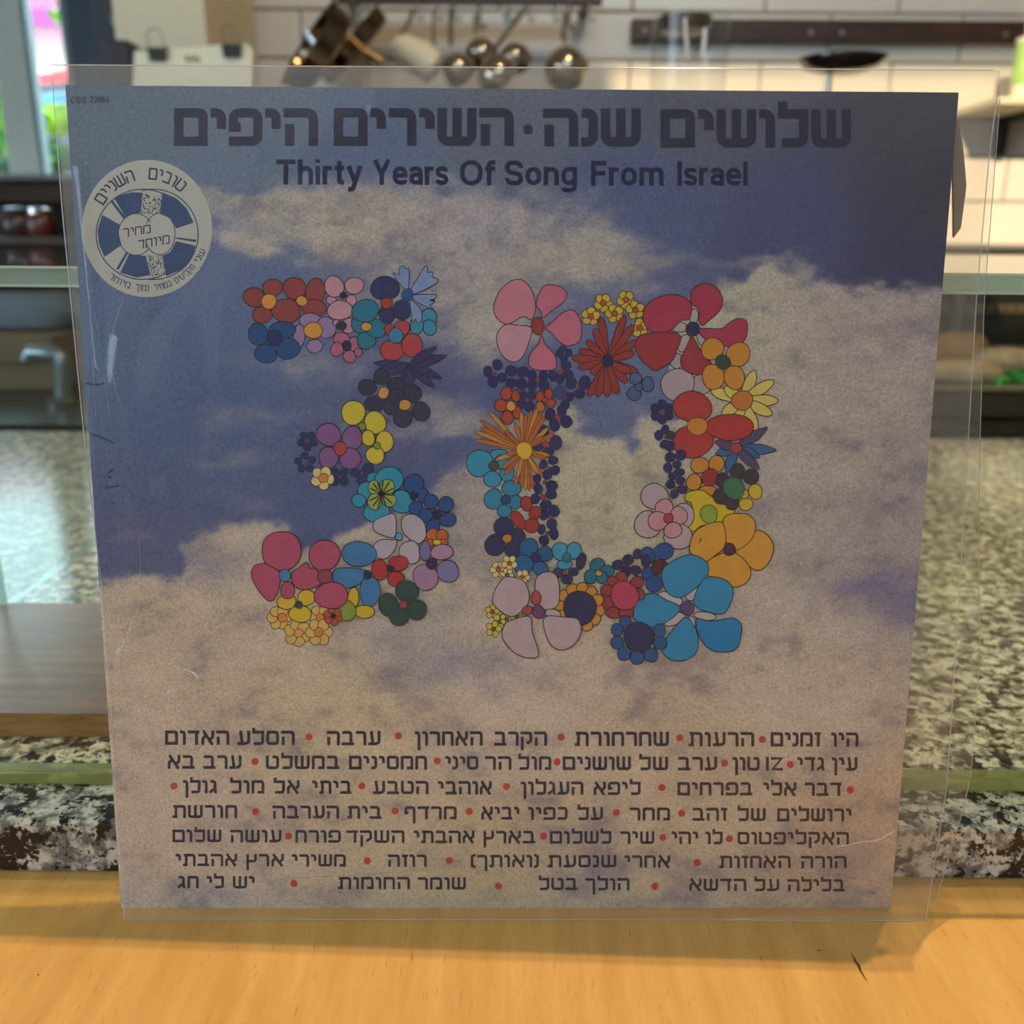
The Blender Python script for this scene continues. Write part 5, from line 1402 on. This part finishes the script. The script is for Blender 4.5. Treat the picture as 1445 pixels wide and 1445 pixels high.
# ================================================================ THINGS AT THE BACK WALL
# pale cupboard and dark boards beside the window
fr = empty('tall_cupboard', (-.74, 1.62, -.0), 'tall cream cupboard between the window and the tiled wall', 'cupboard')
xa, xb = px_x(150, 1.62, .7), px_x(281, 1.62, .7)
m_ = MB(); m_.box((xa, 1.62, .26), (xb, 1.99, 1.5)); m_.build('cupboard_body', M_CREAM, fr, bevel=.003)
m_ = MB(); m_.box((xa, 1.64, .001), (xb, 1.99, .259)); m_.build('cupboard_base', M_DARKWOOD, fr)
m_ = MB(); m_.box((xa - .055, 1.66, .26), (xa - .002, 1.97, 1.5)); o = m_.build('chalk_board', mat_simple('slate black board', '23262c', .5)); tag(o, 'narrow black board standing beside the blue grey window frame', 'board')
x_, z_ = px_x(141, 1.6, .7), z_of(24, 1.6)
m_ = MB(); m_.lathe([(0, 0), (.012, .002), (.014, .008), (0, .014)], (x_, 1.655, z_), Matrix.Rotation(R(90), 3, 'X')); o = m_.build('hook', M_CHROME, smooth=True); tag(o, 'small shiny hook on the black board by the window', 'hook')
xc, xd = px_x(150, 1.55, .5), px_x(182, 1.55, .5)
m_ = MB(); m_.box((xc, 1.56, .30), (xd, 1.615, z_of(60, 1.56))); o = m_.build('speaker_box', mat_simple('dark plum box', '2a2024', .5), bevel=.004); tag(o, 'small dark box beside the clipped paper, by the cupboard', 'box')
# clipped paper
pp = empty('clipped_menu', (-.6, 1.5, .5), 'cream menu sheet held by two black binder clips', 'menu')
c1, c2, c3, c4 = at_y(190, 72, 1.5), at_y(346, 61, 1.5), at_y(354, 128, 1.5), at_y(186, 150, 1.5)
c2b = at_y(357, 70, 1.5)
vs = [c1, c4, c3, c2b, c2]; m_ = MB()
m_.add([tuple(p) for p in vs] + [(p[0], p[1] + .003, p[2]) for p in vs], [(0, 1, 2, 3, 4), (9, 8, 7, 6, 5)] + [(i, 5 + i, 5 + (i + 1) % 5, (i + 1) % 5) for i in range(5)])
m_.build('paper_sheet', M_PAPER, pp)
m_ = MB(); a_, b2 = at_y(186, 70, 1.508), at_y(348, 60, 1.508); m_.box((a_[0], 1.506, .25), (b2[0], 1.520, a_[2])); m_.build('backing_board', M_BLACK, pp)
for (px, py) in ((223, 66), (328, 61)):
    p = at_y(px, py, 1.5); cl_ = MB()
    x, z = p[0], p[2] - .012
    cl_.add([(x - .018, 1.494, z + .010), (x + .018, 1.494, z + .010), (x + .015, 1.494, z - .012), (x - .015, 1.494, z - .012), (x - .018, 1.524, z + .010), (x + .018, 1.524, z + .010), (x + .015, 1.522, z - .012), (x - .015, 1.522, z - .012)],
            [(0, 3, 2, 1), (0, 1, 5, 4), (4, 5, 6, 7)])
    c_ = cl_.build('binder_clip', M_BLACK, pp)
    wl = MB(); wl.tube([(x - .012, 1.494, z + .008), (x - .015, 1.488, z + .026), (x - .008, 1.486, z + .038), (x + .008, 1.486, z + .038), (x + .015, 1.488, z + .026), (x + .012, 1.494, z + .008)], .0012, 6)
    w2 = wl.build('wire_loop', M_STEEL, c_)
# printed line on the menu: thin dark letters
m_ = MB()
for k in range(4):
    p = at_y(264 + k * 5.5, 83, 1.4985); m_.box((p[0] - .0025, 1.4985, p[2] - .004), (p[0] + .0022, 1.4995, p[2] + (.003 if k % 2 else .006)))
m_.build('printed_heading', mat_simple('faded ink', '8a846c', .8), pp)

# pot rail with hooks and pans
RY = 1.86
rz = z_of(1, RY)
rail = empty('pot_rail', (0, RY, rz), 'dark hanging pot rail with a row of hooks at the top', 'rail')
x0_, x1_ = px_x(462, RY, .8), px_x(845, RY, .8)
m_ = MB(); m_.box((x0_, RY - .012, rz - .008), (x1_, RY + .012, rz + .022)); m_.build('rail_bar', M_DARKWOOD, rail, bevel=.002)
for xx in (x0_ + .02, x1_ - .04):
    m_ = MB(); m_.box((xx, RY + .012, rz), (xx + .02, WY, rz + .015)); m_.build('bracket', M_STEEL, rail)
for px in (492, 583, 611, 635, 671, 712, 740, 776, 798, 826):
    x = px_x(px, RY, .78); big = px in (492, 671, 798)
    zl = rz - (.058 if big else .042)
    h = MB(); h.tube([(x, RY - .012, rz), (x, RY - .02, rz - .012), (x, RY - .018, zl + .012), (x + .003, RY - .022, zl), (x + .010, RY - .026, zl - .002), (x + .014, RY - .028, zl + .008)], .0022 if not big else .0034, 6)
    h.build('hook', M_STEEL, rail, smooth=True)
PANS = 'pans and ladles on the pot rail'
def pan(name, px, py, Y, rad, depth, ax, mat, lab, cat, handle=None, rnd=False):
    """bowl whose axis points along ax"""
    p = at_y(px, py, Y); a = Vector(ax).normalized()
    q = Vector((0, 0, 1)).rotation_difference(a).to_matrix()
    e = empty(name, tuple(float(v) for v in p), lab, cat, PANS)
    t_ = .003
    if rnd: prof = [(0.0005, 0)] + [(rad * math.sin(R(k * 15)), depth * (1 - math.cos(R(k * 15)))) for k in range(1, 7)] + [(rad * .94, depth)] + [(rad * .94 * math.sin(R(k * 15)), t_ + (depth - t_) * (1 - math.cos(R(k * 15)))) for k in range(5, 0, -1)]
    else: prof = [(0.0005, 0), (rad * .9, 0), (rad * .98, .006), (rad, depth), (rad + .004, depth + .001), (rad + .003, depth + .003), (rad - .003, depth), (rad * .93, .008), (rad * .88, t_), (0.0005, t_)]
    m = MB(); m.lathe(prof, tuple(p), q, 36); m.build('pan_body' if not rnd else 'bowl', mat, e, smooth=True)
    if handle:
        h = MB(); pts = [at_y(x, y, Yh) for x, y, Yh in handle]
        h.tube([tuple(v) for v in pts], .0055, 10); h.build('handle', M_STEEL, e, smooth=True)
    return e
pan('frying_pan', 462, 82, 1.58, .088, .040, (-.72, -.35, .55), M_PAN, 'dark frying pan tilted on its side, leftmost on the pot rail', 'pan', [(470, 66, 1.60), (486, 34, 1.74), (486, 14, 1.82)])
pan('frying_pan', 508, 76, 1.86, .095, .032, (-.68, -.2, .66), M_PAN, 'dark pan with a brass glint overlapping the leftmost pan', 'pan', [(510, 56, 1.86), (505, 14, 1.86)])
def bar(name, pts, w, mt, lab, cat):
    m = MB(); m.tube([tuple(at_y(*p)) for p in pts], w, 12); o = m.build(name, mt, smooth=True); return tag(o, lab, cat, PANS)
bar('ladle_handle_bar', [(447, 37, 1.66), (452, 44, 1.66), (468, 66, 1.66)], .0075, mat_simple('brass', 'f0c860', .15, 1), 'short gold utensil handle at the left pan rim', 'utensil')
bar('utensil_bar', [(430, 44, 1.64), (446, 66, 1.64), (460, 92, 1.64)], .008, mat_simple('blued steel', '8f9cb0', .25, 1), 'grey blue metal handle at the far left of the pans', 'utensil')
bar('utensil_bar', [(492, 52, 1.68), (512, 70, 1.68), (540, 86, 1.68)], .0075, mat_simple('copper', 'c89858', .22, 1), 'copper coloured handle slanting across the second pan', 'utensil')
# white ladle / scoop
p0, p1 = at_y(562, 62, 1.72), at_y(606, 88, 1.72)
m_ = MB(); m_.tube([tuple(at_y(556, 60, 1.72)), tuple(at_y(566, 66, 1.72)), tuple(at_y(592, 82, 1.72)), tuple(at_y(612, 96, 1.72)), tuple(at_y(617, 100, 1.72))], [.014, .027, .034, .034, .022], 18)
o = empty('white_ladle', tuple(float(v) for v in p0), 'fat white ladle hanging between the dark pans and steel cups', 'ladle', PANS)
m_.build('scoop', M_WHITE, o, smooth=True)
m_ = MB(); m_.tube([tuple(at_y(560, 60, 1.72)), tuple(at_y(578, 30, 1.80)), tuple(at_y(583, 14, 1.83))], .004, 8); m_.build('handle', M_STEEL, o, smooth=True)
pan('steel_cup', 634, 82, 1.72, .034, .044, (.45, .6, -.5), M_CUP, 'small steel cup just right of the white ladle', 'cup', [(636, 62, 1.73), (636, 14, 1.83)], True)
pan('steel_cup', 668, 58, 1.84, .036, .044, (.4, .6, -.55), M_CUP, 'steel cup on the tall hook, highest of the cups', 'cup', [(671, 45, 1.85), (671, 22, 1.86)], True)
pan('steel_cup', 718, 66, 1.82, .036, .046, (.35, .7, -.5), M_CUP, 'steel cup right of the highest cup', 'cup', [(714, 48, 1.83), (712, 14, 1.83)], True)
pan('steel_cup', 690, 84, 1.62, .040, .04, (.4, .6, -.6), M_CUP, 'low steel bowl beneath the two middle cups', 'cup', [(700, 66, 1.63), (740, 14, 1.83)], True)
pan('steel_saucepan', 796, 78, 1.72, .046, .052, (.15, .8, -.4), M_CUP, 'small round steel saucepan on the right hook', 'saucepan', [(795, 52, 1.74), (798, 22, 1.83)], True)

# dark wooden knife rail
xk0, xk1 = px_x(889, 1.95, .75), px_x(1452, 1.95, .75)
kr = empty('wooden_wall_rail', (xk0, 1.96, .7), 'long dark brown wooden rail fixed on the white tiles', 'rail')
m_ = MB(); zk1, zk0 = z_of(24, 1.97), z_of(55, 1.97); m_.box((xk0, 1.97, zk0), (xk1, WY + .001, zk1)); m_.build('rail_board', M_DARKWOOD, kr, bevel=.002)
for px in (906, 1142, 1186, 1418):
    x = px_x(px, 1.96, .72); m_ = MB(); m_.lathe([(0, 0), (.006, 0), (.005, .003), (0, .004)], (x, 1.9695, (zk0 + zk1) / 2 - .005), Matrix.Rotation(R(90), 3, 'X'), 12); m_.build('screw', M_STEEL, kr)

# clear jug on a rack behind the record
JX = px_x(968, 1.30, .55)
jug = empty('glass_jug', (JX, 1.30, .40), 'tall clear glass jug with dark contents standing behind the record', 'jug')
zt, zb = z_of(22, 1.30), .258
m_ = MB(); m_.lathe([(.001, 0), (.052, 0), (.056, .01), (.060, (zt - zb) * .6), (.062, zt - zb), (.059, zt - zb), (.056, .02), (.001, .012)], (JX, 1.30, zb), None, 40)
m_.build('jug_body', mat_clear('jug glass', (.965, .975, .98), .45, .02), jug, smooth=True)
m_ = MB(); m_.lathe([(.001, 0), (.038, .004), (.042, .024), (.001, .028)], (JX - .01, 1.30, z_of(47, 1.30)), None, 24); m_.build('dark_contents', mat_simple('dark pods', '2a2220', .4), jug, smooth=True)
m_ = MB(); m_.tube([(JX - .02, 1.24, z_of(24, 1.24)), (JX - .012, 1.24, z_of(80, 1.24))], .004, 8); m_.tube([(JX + .012, 1.24, z_of(38, 1.24)), (JX + .012, 1.24, z_of(74, 1.24))], .005, 8); m_.build('jug_reflection', M_CHROME, jug, smooth=True)  # chrome bars drawing the bluish reflections on the jug glass
# stand the jug, cake plate and tin on an upper shelf over the griddle
m_ = MB(); m_.box((.16, 1.18, .244), (.86, 1.47, .256)); us = m_.build('steel_shelf', M_STEEL, bevel=.002); tag(us, 'steel shelf behind the record holding jug and cake plate', 'shelf')
m_ = MB()
for x in (.19, .83):
    for y in (1.44,): m_.box((x - .008, y, .001), (x + .008, y + .016, .244))
m_.build('shelf_leg', M_STEEL, us)
PX_ = px_x(1188, 1.36, .6)
cs = empty('cake_stand', (PX_, 1.36, .257), 'black round plate on a thin chrome stem above the record', 'cake stand')
zp = z_of(96, 1.36)
rp = (px_x(1250, 1.36, .6) - px_x(1126, 1.36, .6)) / 2
m_ = MB(); m_.lathe([(.001, 0), (rp * .5, .002), (rp * .85, .010), (rp, .020), (rp, .024), (rp * .96, .024), (rp * .5, .008), (.001, .006)], (PX_, 1.36, zp - .006), None, 44); m_.build('plate', mat_simple('glossy black glaze', '14110f', .12), cs, smooth=True)
m_ = MB(); m_.lathe([(.001, 0), (.05, 0), (.05, .004), (.008, .010), (.006, zp - .262), (.012, zp - .263), (.001, zp - .263)], (PX_ - .02, 1.36, .2565), None, 24); m_.build('stem', M_CHROME, cs, smooth=True)
# wall shelf on the right with the green tin
sx0 = px_x(1398, 1.80, .55)
zs = z_of(131, 1.78)
ws = empty('wall_shelf', (sx0 + .15, 1.80, zs), 'small pale shelf on the tiled wall at the right edge', 'shelf')
m_ = MB(); m_.box((sx0, 1.78, zs - .014), (sx0 + .42, WY, zs)); m_.build('shelf_board', M_CREAM, ws, bevel=.002)
xb_ = px_x(1421, 1.95, .5)
m_ = MB(); m_.box((xb_ - .008, 1.82, zs - .030), (xb_ + .008, WY, zs - .014)); m_.box((xb_ - .009, 1.975, zs - .10), (xb_ + .009, WY, zs - .014)); m_.build('bracket', M_BLACK, ws)
gx = px_x(1452, 1.84, .6)
tn = empty('green_tin', (gx, 1.84, zs), 'tin with a green and white label on the wall shelf', 'tin')
ht = z_of(46, 1.84) - zs
m_ = MB(); m_.lathe([(.001, 0), (.040, 0), (.040, ht * .24), (.001, ht * .24)], (gx, 1.84, zs + .0005), None, 28); m_.build('tin_foot', M_WHITE, tn, smooth=True)
m_ = MB(); m_.lathe([(.001, 0), (.041, 0), (.041, ht * .66), (.001, ht * .66)], (gx, 1.84, zs + ht * .24), None, 28)
m_.build('green_label', mat_simple('leaf green label', '6cb82e', .4, 0, .5, .5, 30, 0, 'd8e8a0'), tn, smooth=True)
m_ = MB(); m_.lathe([(.001, 0), (.042, 0), (.042, ht * .08), (.001, ht * .1)], (gx, 1.84, zs + ht * .9), None, 28); m_.build('tin_lid', M_WHITE, tn, smooth=True)
